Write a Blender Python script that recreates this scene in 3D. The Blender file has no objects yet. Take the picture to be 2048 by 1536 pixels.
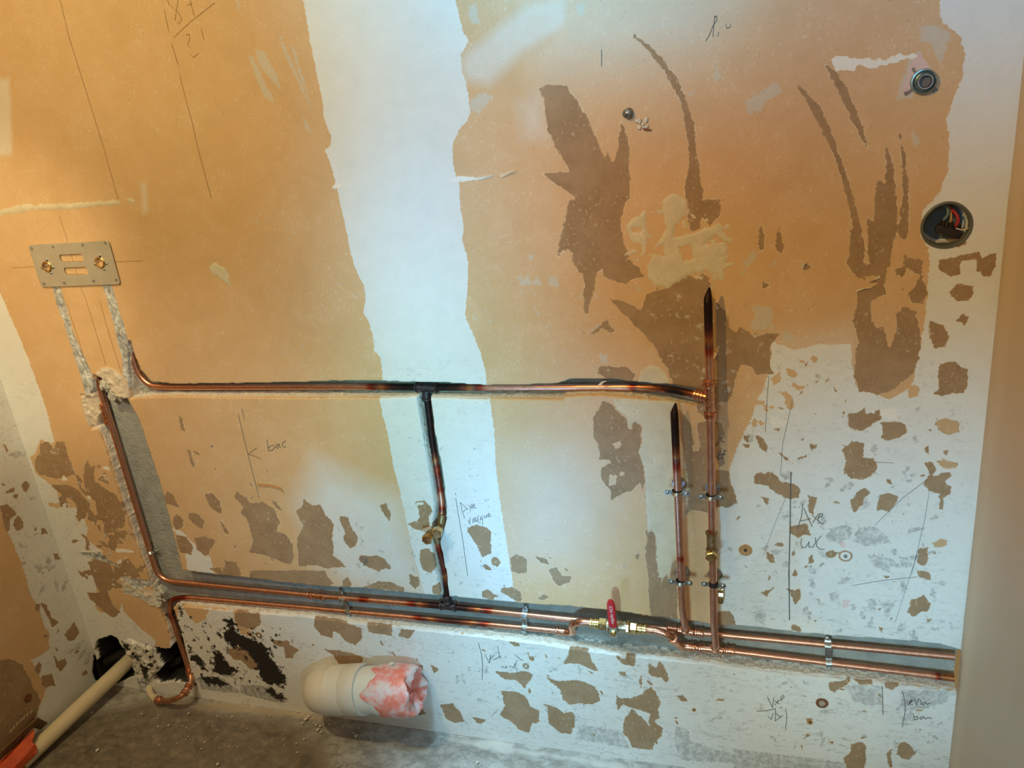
import bpy, bmesh, math, random
import numpy as np
from mathutils import Vector, Matrix, noise as mnoise

# ------------------------------------------------------------------ camera geometry
F = 1650.0; CX, CY = 1024.0, 768.0                    # focal length in pixels of the 2048x1536 frame
_V = np.array([490, 4400, F]); _H = np.array([-5230, -37, F])
EX = -_H/np.linalg.norm(_H)
EZ = -_V + (_V@EX)*EX; EZ /= np.linalg.norm(EZ)
EY = np.cross(EZ, EX)
CAM = np.array([0.0, -1.45, 1.5])
def ray(u, v):
    r = np.array([u-CX, v-CY, F]); return np.array([r@EX, r@EY, r@EZ])
def W(u, v, y=0.0):                                   # photo pixel -> point on the plane parallel to the back wall
    d = ray(u, v); return Vector(CAM+d*((y-CAM[1])/d[1]))
def WX(u, v, x):
    d = ray(u, v); return Vector(CAM+d*((x-CAM[0])/d[0]))
def WZ(u, v, z=0.0):
    d = ray(u, v); return Vector(CAM+d*((z-CAM[2])/d[2]))
XL, XR = -1.81, 0.346                                 # side walls

scene = bpy.context.scene
col = scene.collection
cam_data = bpy.data.cameras.new('camera'); cam = bpy.data.objects.new('camera', cam_data); col.objects.link(cam)
cam_data.sensor_fit = 'HORIZONTAL'; cam_data.sensor_width = 36.0; cam_data.lens = 36.0*F/2048.0
right = Vector((EX[0], EY[0], EZ[0])); down = Vector((EX[1], EY[1], EZ[1])); fwd = Vector((EX[2], EY[2], EZ[2]))
M = Matrix((right, -down, -fwd)).transposed().to_4x4(); M.translation = Vector(CAM)
cam.matrix_world = M; cam_data.clip_start = 0.01
scene.camera = cam

# ------------------------------------------------------------------ world, lamps, exposure
scene.cycles.max_bounces = 6; scene.cycles.diffuse_bounces = 3; scene.cycles.glossy_bounces = 3
vs = scene.view_settings
scene.display_settings.display_device = 'sRGB'
vs.view_transform = 'Standard'; vs.look = 'None'; vs.exposure = 0.0; vs.gamma = 1.0; vs.use_curve_mapping = False
world = bpy.data.worlds.new('world'); scene.world = world; world.use_nodes = True
bg = world.node_tree.nodes['Background']; bg.inputs[0].default_value = (1.0, 0.67, 0.27, 1); bg.inputs[1].default_value = 0.225

def area(name, loc, target, sx, sy, power, color, spread=180):
    l = bpy.data.lights.new(name, 'AREA'); l.shape = 'RECTANGLE'; l.size = sx; l.size_y = sy
    l.energy = power; l.color = color; l.spread = math.radians(spread)
    o = bpy.data.objects.new(name, l); col.objects.link(o); o.location = loc
    o.rotation_euler = (Vector(target)-Vector(loc)).to_track_quat('-Z', 'Y').to_euler(); return o
def spot(name, loc, target, power, color, size, blend, radius=0.03):
    l = bpy.data.lights.new(name, 'SPOT'); l.energy = power; l.color = color
    l.spot_size = math.radians(size); l.spot_blend = blend; l.shadow_soft_size = radius
    o = bpy.data.objects.new(name, l); col.objects.link(o); o.location = loc
    o.rotation_euler = (Vector(target)-Vector(loc)).to_track_quat('-Z', 'Y').to_euler(); return o
# warm bulb, ceiling light and work lamp; remaining spots are added fill for wall patches
spot('warm_bulb', (-1.15, -1.1, 2.45), (-1.40, 0, 1.15), 68.2, (1.0, 0.833, 0.436), 95, 1.0, 0.05)
area('warm_ceiling_light', (0.0, -1.9, 2.45), (-0.2, 0, 0.9), 0.9, 0.9, 3.0, (1.0, 0.667, 0.333))
spot('work_lamp', (-0.34, -1.05, 0.52), (-0.68, 0, 0.60), 30.0, (0.28, 0.72, 1.0), 66, 1.0, 0.025)
spot('cool_glow_spot', (-0.76, -0.95, 0.09), (-0.44, 0, 0.66), 22.0, (0.25, 0.50, 1.0), 32, 1.0, 0.04)  # narrow beam added low down to brighten the cool glow on the board
spot('fill_spot_right', (-0.3, -2.6, 0.9), (0.20, 0, 0.45), 121.5, (0.609, 0.936, 1.0), 26, 1.0, 0.35)  # first of four added soft spots, each filling one part of the wall
spot('fill_spot_middle', (-0.5, -2.5, 1.5), (-0.58, 0, 1.15), 52.5, (1.0, 0.792, 0.556), 20, 1.0, 0.30)
spot('fill_spot_top', (-0.5, -2.4, 2.2), (-0.35, 0, 1.68), 60.0, (0.033, 0.167, 1.0), 24, 1.0, 0.30)
spot('fill_spot_far', (-0.2, -2.5, 2.2), (0.28, 0, 1.66), 200.0, (0.01, 0.5, 1.0), 16, 1.0, 0.30)
spot('warm_fill_left', (-0.9, -1.6, 1.9), (-1.72, 0, 1.12), 68.6, (1.0, 0.821, 0.517), 26, 0.8, 0.05)  # warm fills added for the left, right and lower wall
spot('warm_fill_right', (-0.9, -1.6, 2.2), (0.1, 0, 1.25), 68.3, (1.0, 0.632, 0.158), 40, 1.0, 0.05)
spot('warm_fill_low', (-0.9, -1.5, 1.9), (-1.30, 0, 0.62), 33.6, (1.0, 0.839, 0.679), 34, 1.0, 0.06)
spot('fill_spot_floor', (-0.66, -0.85, 2.3), (-0.48, -0.12, 0.0), 170.0, (0.40, 0.76, 1.0), 24, 1.0, 0.11)  # two added cool fills over the floor
spot('fill_spot_floor_far', (-0.45, -1.5, 1.9), (-0.50, -0.10, 0.0), 90.0, (0.38, 0.78, 1.0), 22, 1.0, 0.15)
spot('fill_spot_stripe', (-0.5, -2.5, 1.5), (-0.62, 0, 1.20), 183.6, (0.129, 0.599, 1.0), 15, 1.0, 0.15)  # from here on, fills added for the stripe, the top and the right corner
spot('fill_spot_stripe_low', (-0.5, -2.5, 1.5), (-0.68, 0, 0.85), 60.8, (0.186, 1.0, 1.0), 14, 1.0, 0.15)
spot('fill_spot_stripe_top', (-0.5, -2.4, 2.2), (-0.55, 0, 1.72), 144.6, (0.37, 0.82, 1.0), 17, 1.0, 0.15)
spot('fill_spot_upper_right', (-0.5, -2.4, 2.2), (-0.25, 0, 1.72), 192.3, (0.035, 0.667, 1.0), 16, 1.0, 0.15)
spot('fill_spot_corner', (-0.3, -2.6, 0.9), (0.27, 0, 0.55), 116.0, (0.043, 0.517, 1.0), 20, 1.0, 0.25)
spot('fill_spot_corner_low', (-0.3, -2.6, 0.9), (0.05, 0, 0.25), 61.5, (1.0, 0.979, 0.683), 18, 1.0, 0.25)

# ------------------------------------------------------------------ helpers
def tag(o, label=None, cat=None, group=None, kind=None):
    if label: o['label'] = label
    if cat: o['category'] = cat
    if group: o['group'] = group
    if kind: o['kind'] = kind
    return o
def link(name, me, mats=None, parent=None):
    o = bpy.data.objects.new(name, me); col.objects.link(o)
    if mats is not None:
        for m in (mats if isinstance(mats, (list, tuple)) else [mats]): me.materials.append(m)
    if parent is not None: o.parent = parent
    return o
def empty(name, loc, label, cat, group=None):
    o = bpy.data.objects.new(name, None); col.objects.link(o); o.location = loc; o.empty_display_size = 0.02
    tag(o, label, cat, group); bpy.context.view_layer.update(); return o
def bm_obj(name, bm, mats, parent=None, smooth=True, ang=40):
    me = bpy.data.meshes.new(name)
    if parent is not None:
        loc = parent.location if parent.type == 'EMPTY' else parent['_base'] if '_base' in parent else Vector((0, 0, 0))
        bmesh.ops.translate(bm, vec=-Vector(loc), verts=bm.verts)
    bmesh.ops.recalc_face_normals(bm, faces=bm.faces)
    bm.to_mesh(me); bm.free()
    if smooth:
        for p in me.polygons: p.use_smooth = True
        me.set_sharp_from_angle(angle=math.radians(ang))
    return link(name, me, mats, parent)
def frame_of(d):
    d = Vector(d).normalized(); a = Vector((0, 0, 1)) if abs(d.z) < 0.9 else Vector((1, 0, 0))
    x = d.cross(a).normalized(); y = d.cross(x).normalized(); return x, y, d
def lathe(bm, base, axis, prof, seg=24, cap0=True, cap1=True, mat=0, rot=0.0):
    x, y, d = frame_of(axis); base = Vector(base); rings = []
    for h, r in prof:
        rings.append([bm.verts.new(base+d*h+(x*math.cos(rot+2*math.pi*i/seg)+y*math.sin(rot+2*math.pi*i/seg))*r) for i in range(seg)])
    for a, b in zip(rings, rings[1:]):
        for i in range(seg):
            f = bm.faces.new((a[i], a[(i+1) % seg], b[(i+1) % seg], b[i])); f.material_index = mat
    if cap0: bm.faces.new(rings[0]).material_index = mat
    if cap1: bm.faces.new(rings[-1]).material_index = mat
    return rings
def fillet(pts, rad, n=8):
    out = [Vector(pts[0])]
    for i in range(1, len(pts)-1):
        a, b, c = Vector(pts[i-1]), Vector(pts[i]), Vector(pts[i+1])
        r = rad[i] if isinstance(rad, (list, tuple)) else rad
        u = (a-b); v = (c-b); t = min(r, u.length*0.49, v.length*0.49); u.normalize(); v.normalize()
        p, q = b+u*t, b+v*t
        for k in range(n+1):
            s = k/n; out.append(p*(1-s)**2+b*2*s*(1-s)+q*s*s)
    out.append(Vector(pts[-1])); return out
def tube(bm, pts, r, seg=16, caps=True, step=0.01, radii=None, mat=0):
    P = [Vector(pts[0])]; R = [radii[0] if radii else r]
    for i, (a, b) in enumerate(zip(pts, pts[1:])):
        L = (Vector(b)-Vector(a)).length; n = max(1, int(L/step))
        for k in range(1, n+1):
            P.append(Vector(a).lerp(Vector(b), k/n)); R.append(radii[i]*(1-k/n)+radii[i+1]*k/n if radii else r)
    n = len(P); x = None; rings = []
    for i in range(n):
        d = (P[min(i+1, n-1)]-P[max(i-1, 0)]).normalized()
        if x is None: x = frame_of(d)[0]
        x = (x-d*x.dot(d)).normalized(); y = d.cross(x)
        rings.append([bm.verts.new(P[i]+(x*math.cos(2*math.pi*k/seg)+y*math.sin(2*math.pi*k/seg))*R[i]) for k in range(seg)])
    for a, b in zip(rings, rings[1:]):
        for k in range(seg): bm.faces.new((a[k], a[(k+1) % seg], b[(k+1) % seg], b[k])).material_index = mat
    if caps: bm.faces.new(rings[0][::-1]).material_index = mat; bm.faces.new(rings[-1]).material_index = mat
def box(bm, c, sx, sy, sz, axes=None, bevel=0.0, mat=0):
    X, Y, Z = axes or (Vector((1, 0, 0)), Vector((0, 1, 0)), Vector((0, 0, 1)))
    r = bmesh.ops.create_cube(bm, size=1.0); vsx = r['verts']
    for v in vsx: v.co = Vector(c)+X*v.co.x*sx+Y*v.co.y*sy+Z*v.co.z*sz
    fs = list({f for v in vsx for f in v.link_faces})
    for f in fs: f.material_index = mat
    if bevel: bmesh.ops.bevel(bm, geom=list({e for v in vsx for e in v.link_edges}), offset=bevel, segments=2, affect='EDGES', profile=0.7)

# ------------------------------------------------------------------ node materials
def nt_new(name):
    m = bpy.data.materials.new(name); m.use_nodes = True; nt = m.node_tree; b = nt.nodes['Principled BSDF']; return m, nt, b
def N(nt, t, **k):
    n = nt.nodes.new(t)
    for a, v in k.items(): setattr(n, a, v)
    return n
def noise(nt, scale, detail=4, rough=0.55, stretch=None, dist=0.0):
    tc = N(nt, 'ShaderNodeTexCoord'); n = N(nt, 'ShaderNodeTexNoise'); n.inputs['Scale'].default_value = scale
    n.inputs['Detail'].default_value = detail; n.inputs['Roughness'].default_value = rough; n.inputs['Distortion'].default_value = dist
    if stretch:
        mp = N(nt, 'ShaderNodeMapping'); mp.inputs['Scale'].default_value = stretch
        nt.links.new(tc.outputs['Object'], mp.inputs[0]); nt.links.new(mp.outputs[0], n.inputs['Vector'])
    else: nt.links.new(tc.outputs['Object'], n.inputs['Vector'])
    return n.outputs['Fac']
def ramp(nt, fac, stops, interp='LINEAR'):
    r = N(nt, 'ShaderNodeValToRGB'); r.color_ramp.interpolation = interp; cr = r.color_ramp
    cr.elements.remove(cr.elements[1])
    for i, (p, c) in enumerate(stops):
        e = cr.elements[0] if i == 0 else cr.elements.new(p)
        e.position = p; e.color = (c[0], c[1], c[2], 1) if isinstance(c, (tuple, list)) else (c, c, c, 1)
    nt.links.new(fac, r.inputs[0]); return r.outputs[0]
def mixc(nt, fac, a, b, mode='MIX'):
    m = N(nt, 'ShaderNodeMix', data_type='RGBA', blend_type=mode)
    for sock, v in ((m.inputs[0], fac), (m.inputs[6], a), (m.inputs[7], b)):
        if hasattr(v, 'links'): nt.links.new(v, sock)
        elif isinstance(v, (tuple, list)): sock.default_value = (v[0], v[1], v[2], 1)
        else: sock.default_value = v
    return m.outputs[2]
def mth(nt, op, a, b=0.0, clamp=False):
    m = N(nt, 'ShaderNodeMath', operation=op, use_clamp=clamp)
    for s, v in ((m.inputs[0], a), (m.inputs[1], b)):
        if hasattr(v, 'links'): nt.links.new(v, s)
        else: s.default_value = v
    return m.outputs[0]
def maprange(nt, v, a, b, c=0.0, d=1.0):
    m = N(nt, 'ShaderNodeMapRange'); nt.links.new(v, m.inputs[0])
    for i, x in enumerate((a, b, c, d)): m.inputs[i+1].default_value = x
    return m.outputs[0]
def bump(nt, b, h, strength=0.3, dist=0.002, prev=None):
    n = N(nt, 'ShaderNodeBump'); n.inputs['Strength'].default_value = strength; n.inputs['Distance'].default_value = dist
    nt.links.new(h, n.inputs['Height'])
    if prev is not None: nt.links.new(prev, n.inputs['Normal'])
    nt.links.new(n.outputs[0], b.inputs['Normal']); return n.outputs[0]
def simple(name, c1, c2=None, rough=0.5, metal=0.0, scale=60, bumps=0.0, r2=None, coat=0.0):
    m, nt, b = nt_new(name); c2 = c2 or tuple(x*0.8 for x in c1)
    f = noise(nt, scale, 5); nt.links.new(ramp(nt, f, [(0.35, c2), (0.65, c1)]), b.inputs['Base Color'])
    b.inputs['Metallic'].default_value = metal
    nt.links.new(maprange(nt, f, 0.3, 0.7, r2 if r2 is not None else rough, rough), b.inputs['Roughness'])
    if bumps: bump(nt, b, f, bumps, 0.001)
    return m

def attr(nt, name):
    a = N(nt, 'ShaderNodeAttribute', attribute_name=name, attribute_type='GEOMETRY'); return a.outputs['Fac']
def make_wall_material(name):
    """old wall skin: ochre paper under whitewash, brown board where the paper is torn off"""
    m, nt, b = nt_new(name)
    n_edge = noise(nt, 140, 5, 0.6); n_fine = noise(nt, 420, 4, 0.6); n_big = noise(nt, 5, 3, 0.55); n_mid = noise(nt, 28, 6, 0.6)
    n_str = noise(nt, 60, 5, 0.6, (1.0, 1.0, 5.0)); n_hor = noise(nt, 34, 5, 0.72, (0.6, 1.0, 2.6), 1.2)
    def layer(nm, amp=0.0042, soft=0.0005, n=n_edge):
        a = attr(nt, nm); j = mth(nt, 'MULTIPLY', mth(nt, 'SUBTRACT', n, 0.5), amp*2.4)
        return maprange(nt, mth(nt, 'ADD', a, j), -soft, soft)
    tan = ramp(nt, n_big, [(0.3, (0.66, 0.425, 0.215)), (0.7, (0.71, 0.465, 0.25))])
    tan = mixc(nt, maprange(nt, n_mid, 0.45, 0.75, 0, 0.22), tan, (0.77, 0.57, 0.37))
    tan = mixc(nt, maprange(nt, n_str, 0.60, 0.75, 0, 0.28), tan, (0.50, 0.30, 0.15))
    n_blot = noise(nt, 13, 5, 0.7, None, 0.8)
    tan = mixc(nt, maprange(nt, n_blot, 0.52, 0.70, 0, 0.30), tan, (0.56, 0.36, 0.19)); tan = mixc(nt, maprange(nt, n_blot, 0.48, 0.33, 0, 0.22), tan, (0.80, 0.58, 0.38))
    white = ramp(nt, n_mid, [(0.3, (0.755, 0.755, 0.73)), (0.6, (0.80, 0.80, 0.775))])
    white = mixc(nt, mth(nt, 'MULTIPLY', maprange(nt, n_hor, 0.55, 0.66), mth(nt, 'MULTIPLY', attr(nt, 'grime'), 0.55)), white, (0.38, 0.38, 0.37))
    brown = ramp(nt, n_mid, [(0.3, (0.31, 0.195, 0.105)), (0.65, (0.385, 0.25, 0.14))])
    brown = mixc(nt, maprange(nt, n_blot, 0.46, 0.64, 0, 0.40), brown, (0.48, 0.33, 0.20)); brown = mixc(nt, maprange(nt, n_str, 0.58, 0.72, 0, 0.40), brown, (0.24, 0.145, 0.08))
    brown = mixc(nt, maprange(nt, n_fine, 0.60, 0.74, 0, 0.40), brown, (0.62, 0.44, 0.28))
    cream = ramp(nt, n_mid, [(0.3, (0.60, 0.52, 0.36)), (0.7, (0.74, 0.66, 0.48))])
    greyp = ramp(nt, n_hor, [(0.3, (0.25, 0.25, 0.24)), (0.7, (0.42, 0.42, 0.40))])
    c = mixc(nt, mth(nt, 'MULTIPLY', attr(nt, 'wash_glow'), maprange(nt, n_mid, 0.2, 0.6, 0.75, 1.0)), tan, (0.76, 0.75, 0.72))
    w = layer('white'); c = mixc(nt, w, c, white)
    c = mixc(nt, layer('tan2'), c, tan)
    sm = mth(nt, 'MULTIPLY', layer('smudge', 0.007, 0.0015), maprange(nt, noise(nt, 70, 4, 0.75), 0.40, 0.58, 0.12, 0.70)); c = mixc(nt, sm, c, greyp)
    br = layer('brown')
    jb = mth(nt, 'ADD', attr(nt, 'brown'), mth(nt, 'MULTIPLY', mth(nt, 'SUBTRACT', n_edge, 0.5), 0.0042*2.4))
    lip = mth(nt, 'MULTIPLY', maprange(nt, jb, -0.0016, -0.0008), maprange(nt, noise(nt, 36, 3), 0.46, 0.58)); c = mixc(nt, mth(nt, 'MULTIPLY', lip, 0.55), c, (0.86, 0.77, 0.62))  # lip: pale raised-edge highlight painted around the brown patches
    c = mixc(nt, br, c, brown)
    ind = mth(nt, 'MULTIPLY', mth(nt, 'MULTIPLY', br, maprange(nt, jb, 0.0018, 0.0008)), maprange(nt, noise(nt, 30, 3), 0.50, 0.60)); c = mixc(nt, mth(nt, 'MULTIPLY', ind, 0.45), c, (0.60, 0.43, 0.27))
    rust = layer('rim', 0.003, 0.001); c = mixc(nt, mth(nt, 'MULTIPLY', rust, 0.75), c, (0.66, 0.44, 0.24))
    cr = layer('cream', 0.007); c = mixc(nt, cr, c, cream)
    sc = layer('scuff', 0.007, 0.002); c = mixc(nt, mth(nt, 'MULTIPLY', sc, 0.72), c, (0.62, 0.585, 0.50))
    pw = layer('chalk', 0.003); c = mixc(nt, pw, c, (0.86, 0.84, 0.78))
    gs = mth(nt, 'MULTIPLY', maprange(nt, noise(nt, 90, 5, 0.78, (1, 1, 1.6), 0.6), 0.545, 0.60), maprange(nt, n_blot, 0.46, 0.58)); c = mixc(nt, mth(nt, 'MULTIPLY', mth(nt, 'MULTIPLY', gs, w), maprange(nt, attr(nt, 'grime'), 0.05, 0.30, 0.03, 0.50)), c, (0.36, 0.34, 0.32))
    gt = mth(nt, 'MULTIPLY', maprange(nt, noise(nt, 150, 4, 0.7, (1, 1, 0.7)), 0.575, 0.625), maprange(nt, n_blot, 0.53, 0.45)); c = mixc(nt, mth(nt, 'MULTIPLY', gt, 0.35), c, (0.84, 0.76, 0.62))
    pk = layer('pink', 0.002); c = mixc(nt, mth(nt, 'MULTIPLY', pk, 0.6), c, (0.80, 0.52, 0.52))
    gr = layer('grey', 0.005); c = mixc(nt, gr, c, ramp(nt, noise(nt, 110, 4, 0.72, (1, 1, 0.45)), [(0.38, (0.27, 0.275, 0.27)), (0.50, (0.45, 0.46, 0.45)), (0.62, (0.66, 0.67, 0.66))]))
    # chased channels: dark render at the bottom, sandy torn plaster on their sides
    ch = attr(nt, 'chase')
    chj = mth(nt, 'ADD', ch, 0.0)
    rubble = ramp(nt, n_edge, [(0.3, (0.58, 0.53, 0.45)), (0.6, (0.84, 0.79, 0.70))])
    floorc = ramp(nt, n_mid, [(0.25, (0.27, 0.28, 0.26)), (0.7, (0.44, 0.45, 0.41))])
    inside = maprange(nt, chj, 0.0030, 0.0040); edge = maprange(nt, chj, -0.0012, -0.0006)
    c = mixc(nt, edge, c, rubble); c = mixc(nt, inside, c, floorc)
    vd = maprange(nt, attr(nt, 'void'), -0.0014, -0.0008); c = mixc(nt, vd, c, (0.02, 0.02, 0.018))  # hole interiors painted near black to stand for their shade
    mo = layer('mould', 0.030, 0.0015, noise(nt, 75, 6, 0.75)); c = mixc(nt, mo, c, (0.018, 0.016, 0.014))
    spk = mth(nt, 'MULTIPLY', maprange(nt, noise(nt, 330, 3, 0.5), 0.635, 0.665), maprange(nt, n_mid, 0.46, 0.56))
    c = mixc(nt, mth(nt, 'MULTIPLY', spk, maprange(nt, w, 0.0, 1.0, 0.55, 0.25)), c, (0.16, 0.11, 0.08))
    chip = mth(nt, 'MULTIPLY', maprange(nt, noise(nt, 190, 2, 0.5, (1, 1, 0.6)), 0.715, 0.735), maprange(nt, n_big, 0.5, 0.6))
    c = mixc(nt, mth(nt, 'MULTIPLY', chip, 0.6), c, (0.86, 0.78, 0.66))
    nt.links.new(c, b.inputs['Base Color'])
    rg = mth(nt, 'ADD', mth(nt, 'MULTIPLY', n_mid, 0.22), 0.34)
    rg = mth(nt, 'MAXIMUM', rg, mth(nt, 'MULTIPLY', br, 0.75)); rg = mth(nt, 'MAXIMUM', rg, mth(nt, 'MULTIPLY', edge, 0.9))
    nt.links.new(rg, b.inputs['Roughness']); b.inputs['Specular IOR Level'].default_value = 0.45
    h = mth(nt, 'SUBTRACT', 1.0, br); h = mth(nt, 'ADD', h, mth(nt, 'MULTIPLY', w, 0.6)); h = mth(nt, 'ADD', h, mth(nt, 'MULTIPLY', cr, 0.5))
    h = mth(nt, 'ADD', h, pw); h = mth(nt, 'ADD', h, mth(nt, 'MULTIPLY', n_fine, 0.12)); h = mth(nt, 'ADD', h, mth(nt, 'MULTIPLY', n_mid, 0.16))
    p = bump(nt, b, h, 0.45, 0.0007)
    rb = mth(nt, 'MULTIPLY', mth(nt, 'MAXIMUM', edge, mo), n_edge)
    bump(nt, b, rb, 0.8, 0.006, p)
    return m

# ------------------------------------------------------------------ painting signed distances onto dense grids
RNG = np.random.RandomState(7)
def vnoise(A, B, scale, seed, octaves=3):
    r = np.random.RandomState(seed); out = np.zeros(A.shape); amp = 1.0; tot = 0
    for o in range(octaves):
        g = r.rand(256, 256); u = A*scale+37.1; v = B*scale+91.7
        i = np.floor(u).astype(int); j = np.floor(v).astype(int); fu = u-i; fv = v-j
        fu = fu*fu*(3-2*fu); fv = fv*fv*(3-2*fv); i0 = i % 256; j0 = j % 256; i1 = (i+1) % 256; j1 = (j+1) % 256
        out += amp*((g[i0, j0]*(1-fu)+g[i1, j0]*fu)*(1-fv)+(g[i0, j1]*(1-fu)+g[i1, j1]*fu)*fv); tot += amp; amp *= 0.5; scale *= 2.1
    return out/tot-0.5
LAYERS = ['white', 'tan2', 'brown', 'cream', 'scuff', 'chalk', 'pink', 'grey', 'smudge', 'mould', 'chase', 'void', 'rim']
class Grid:
    def __init__(s, a, b, to2d):
        s.a, s.b, s.to2d = a, b, to2d; s.A, s.B = np.meshgrid(a, b, indexing='ij')
        s.L = {k: np.full(s.A.shape, -0.03) for k in LAYERS}
        s.L['wash_glow'] = np.zeros(s.A.shape); s.L['grime'] = np.zeros(s.A.shape)
        s.disp = np.zeros(s.A.shape)
    def sdf(s, P, margin=0.03):
        P = np.asarray(P, float)
        i0, i1 = np.searchsorted(s.a, [P[:, 0].min()-margin, P[:, 0].max()+margin]); j0, j1 = np.searchsorted(s.b, [P[:, 1].min()-margin, P[:, 1].max()+margin])
        if i1 <= i0 or j1 <= j0: return None
        sl = (slice(i0, i1), slice(j0, j1)); x = s.A[sl]; y = s.B[sl]
        d = np.full(x.shape, 1e9); ins = np.zeros(x.shape, bool); n = len(P)
        for k in range(n):
            ax, ay = P[k]; bx, by = P[(k+1) % n]; dx, dy = bx-ax, by-ay; L2 = dx*dx+dy*dy+1e-16
            t = np.clip(((x-ax)*dx+(y-ay)*dy)/L2, 0, 1); d = np.minimum(d, (x-ax-t*dx)**2+(y-ay-t*dy)**2)
            if ay != by:
                c = ((ay > y) != (by > y)) & (x < (bx-ax)*(y-ay)/(by-ay)+ax); ins ^= c
        d = np.sqrt(d); return sl, np.where(ins, d, -d)
    def px(s, P): return [s.to2d(u, v) for u, v in P]
    def add(s, layer, polys, jag=0.0, seed=1, scale=90):
        for P in polys:
            r = s.sdf(s.px(P))
            if r is None: continue
            sl, d = r
            if jag: d = d+vnoise(s.A[sl], s.B[sl], scale, seed)*2*jag
            s.L[layer][sl] = np.maximum(s.L[layer][sl], d)
    def cut(s, layer, polys, jag=0.0, seed=3, scale=90):
        for P in polys:
            r = s.sdf(s.px(P))
            if r is None: continue
            sl, d = r
            if jag: d = d+vnoise(s.A[sl], s.B[sl], scale, seed)*2*jag
            s.L[layer][sl] = np.minimum(s.L[layer][sl], -d)
    def soft(s, layer, polys, width, amount=1.0):
        for P in polys:
            r = s.sdf(s.px(P), margin=width+0.01)
            if r is None: continue
            sl, d = r; s.L[layer][sl] = np.maximum(s.L[layer][sl], amount*np.clip(d/width*0.5+0.5, 0, 1))
    def blobs(s, layer, region, n, rmin, rmax, seed, asp=1.0, jag=0.0):
        """small torn flecks scattered in a region given in photo pixels"""
        r = np.random.RandomState(seed); R = np.array(s.px(region)); lo, hi = R.min(0), R.max(0); k = 0; tries = 0
        while k < n and tries < n*30:
            tries += 1; c = lo+r.rand(2)*(hi-lo); ins = False
            for q in range(len(R)):
                (ax, ay), (bx, by) = R[q], R[(q+1) % len(R)]
                if (ay > c[1]) != (by > c[1]) and c[0] < (bx-ax)*(c[1]-ay)/(by-ay)+ax: ins = not ins
            if not ins: continue
            k += 1; rad = rmin+(rmax-rmin)*r.rand()**2.2; m = 11; th = np.arange(m)/m*2*np.pi; rr = rad*(0.55+0.75*r.rand(m)); tilt = r.rand()*3.14
            ax_ = asp if r.rand() < 0.5 else 1/asp
            X = rr*np.cos(th)*ax_; Y = rr*np.sin(th)/ax_
            P = np.stack([c[0]+X*np.cos(tilt)-Y*np.sin(tilt), c[1]+X*np.sin(tilt)+Y*np.cos(tilt)], 1)
            q = s.sdf(P, 0.01)
            if q is None: continue
            dd_ = q[1]+vnoise(s.A[q[0]], s.B[q[0]], 130, 5, 2)*rad*0.5
            s.L[layer][q[0]] = np.maximum(s.L[layer][q[0]], dd_)
    def build(s, name, to3d, mats, flip=False):
        na, nb = s.A.shape; co = to3d(s.A, s.B, s.disp).reshape(-1, 3)
        me = bpy.data.meshes.new(name); nv = na*nb; nf = (na-1)*(nb-1)
        me.vertices.add(nv); me.vertices.foreach_set('co', co.astype(np.float32).ravel())
        i, j = np.meshgrid(np.arange(na-1), np.arange(nb-1), indexing='ij'); v0 = (i*nb+j).ravel()
        q = np.stack([v0, v0+nb, v0+nb+1, v0+1], 1)
        if flip: q = q[:, ::-1]
        me.loops.add(nf*4); me.loops.foreach_set('vertex_index', q.astype(np.int32).ravel())
        me.polygons.add(nf); me.polygons.foreach_set('loop_start', np.arange(0, nf*4, 4, dtype=np.int32))
        me.update(calc_edges=True)
        me.polygons.foreach_set('use_smooth', np.ones(nf, bool))
        for k, v in s.L.items():
            at = me.attributes.new(k, 'FLOAT', 'POINT'); at.data.foreach_set('value', np.clip(v, -0.03, 1.0).astype(np.float32).ravel())
        me.validate(); return link(name, me, mats)
def K(x0, y0, s, *polys):                              # traced on enlarged views: back to photo pixels
    return [[(x0+px/s, y0+py/s) for px, py in P] for P in polys]

step = 0.0022
ga = np.arange(XL, XR+step*0.5, step); ga[-1] = XR
gb = np.concatenate([np.arange(0.0, 1.80, step), [1.85, 2.0, 2.2, 2.5]])
def to_back(u, v):
    p = W(u, v); return (p.x, p.z)
G = Grid(ga, gb, to_back)

# --- whitewashed areas
stripe = [(606, -20), (607, 0), (620, 85), (634, 147), (640, 180), (646, 205), (648, 236), (655, 255), (663, 273), (662, 290), (651, 301), (661, 328), (667, 350), (673, 372), (681, 409), (690, 450), (699, 496), (708, 530), (717, 552), (726, 565), (731, 593), (727, 628), (738, 645), (746, 672), (749, 702), (761, 716), (765, 745), (763, 765), (758, 797), (768, 840), (775, 864), (787, 934), (799, 978), (812, 1040), (830, 1120), (850, 1190), (1030, 1205),
          (1025, 1160), (1015, 1095), (1001, 1008), (992, 934), (988, 858), (980, 800), (972, 765), (971, 740), (960, 702), (945, 666), (932, 640), (930, 628), (935, 584), (936, 526), (931, 500), (923, 478), (928, 461), (922, 420), (918, 369), (906, 330), (906, 314), (906, 284), (918, 260), (935, 240), (942, 225), (936, 190), (931, 161), (924, 140), (921, 113), (930, 95), (937, 82), (925, 61), (918, 30), (911, 0), (909, -20)]
lower = [(170, 1190), (200, 1225), (240, 1225), (250, 1170), (330, 1205), (350, 1212), (460, 1222), (613, 1232), (783, 1252), (925, 1269), (1078, 1284), (1255, 1310), (1468, 1333), (1684, 1358), (1930, 1385), (1930, 1660), (150, 1420)]
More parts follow.
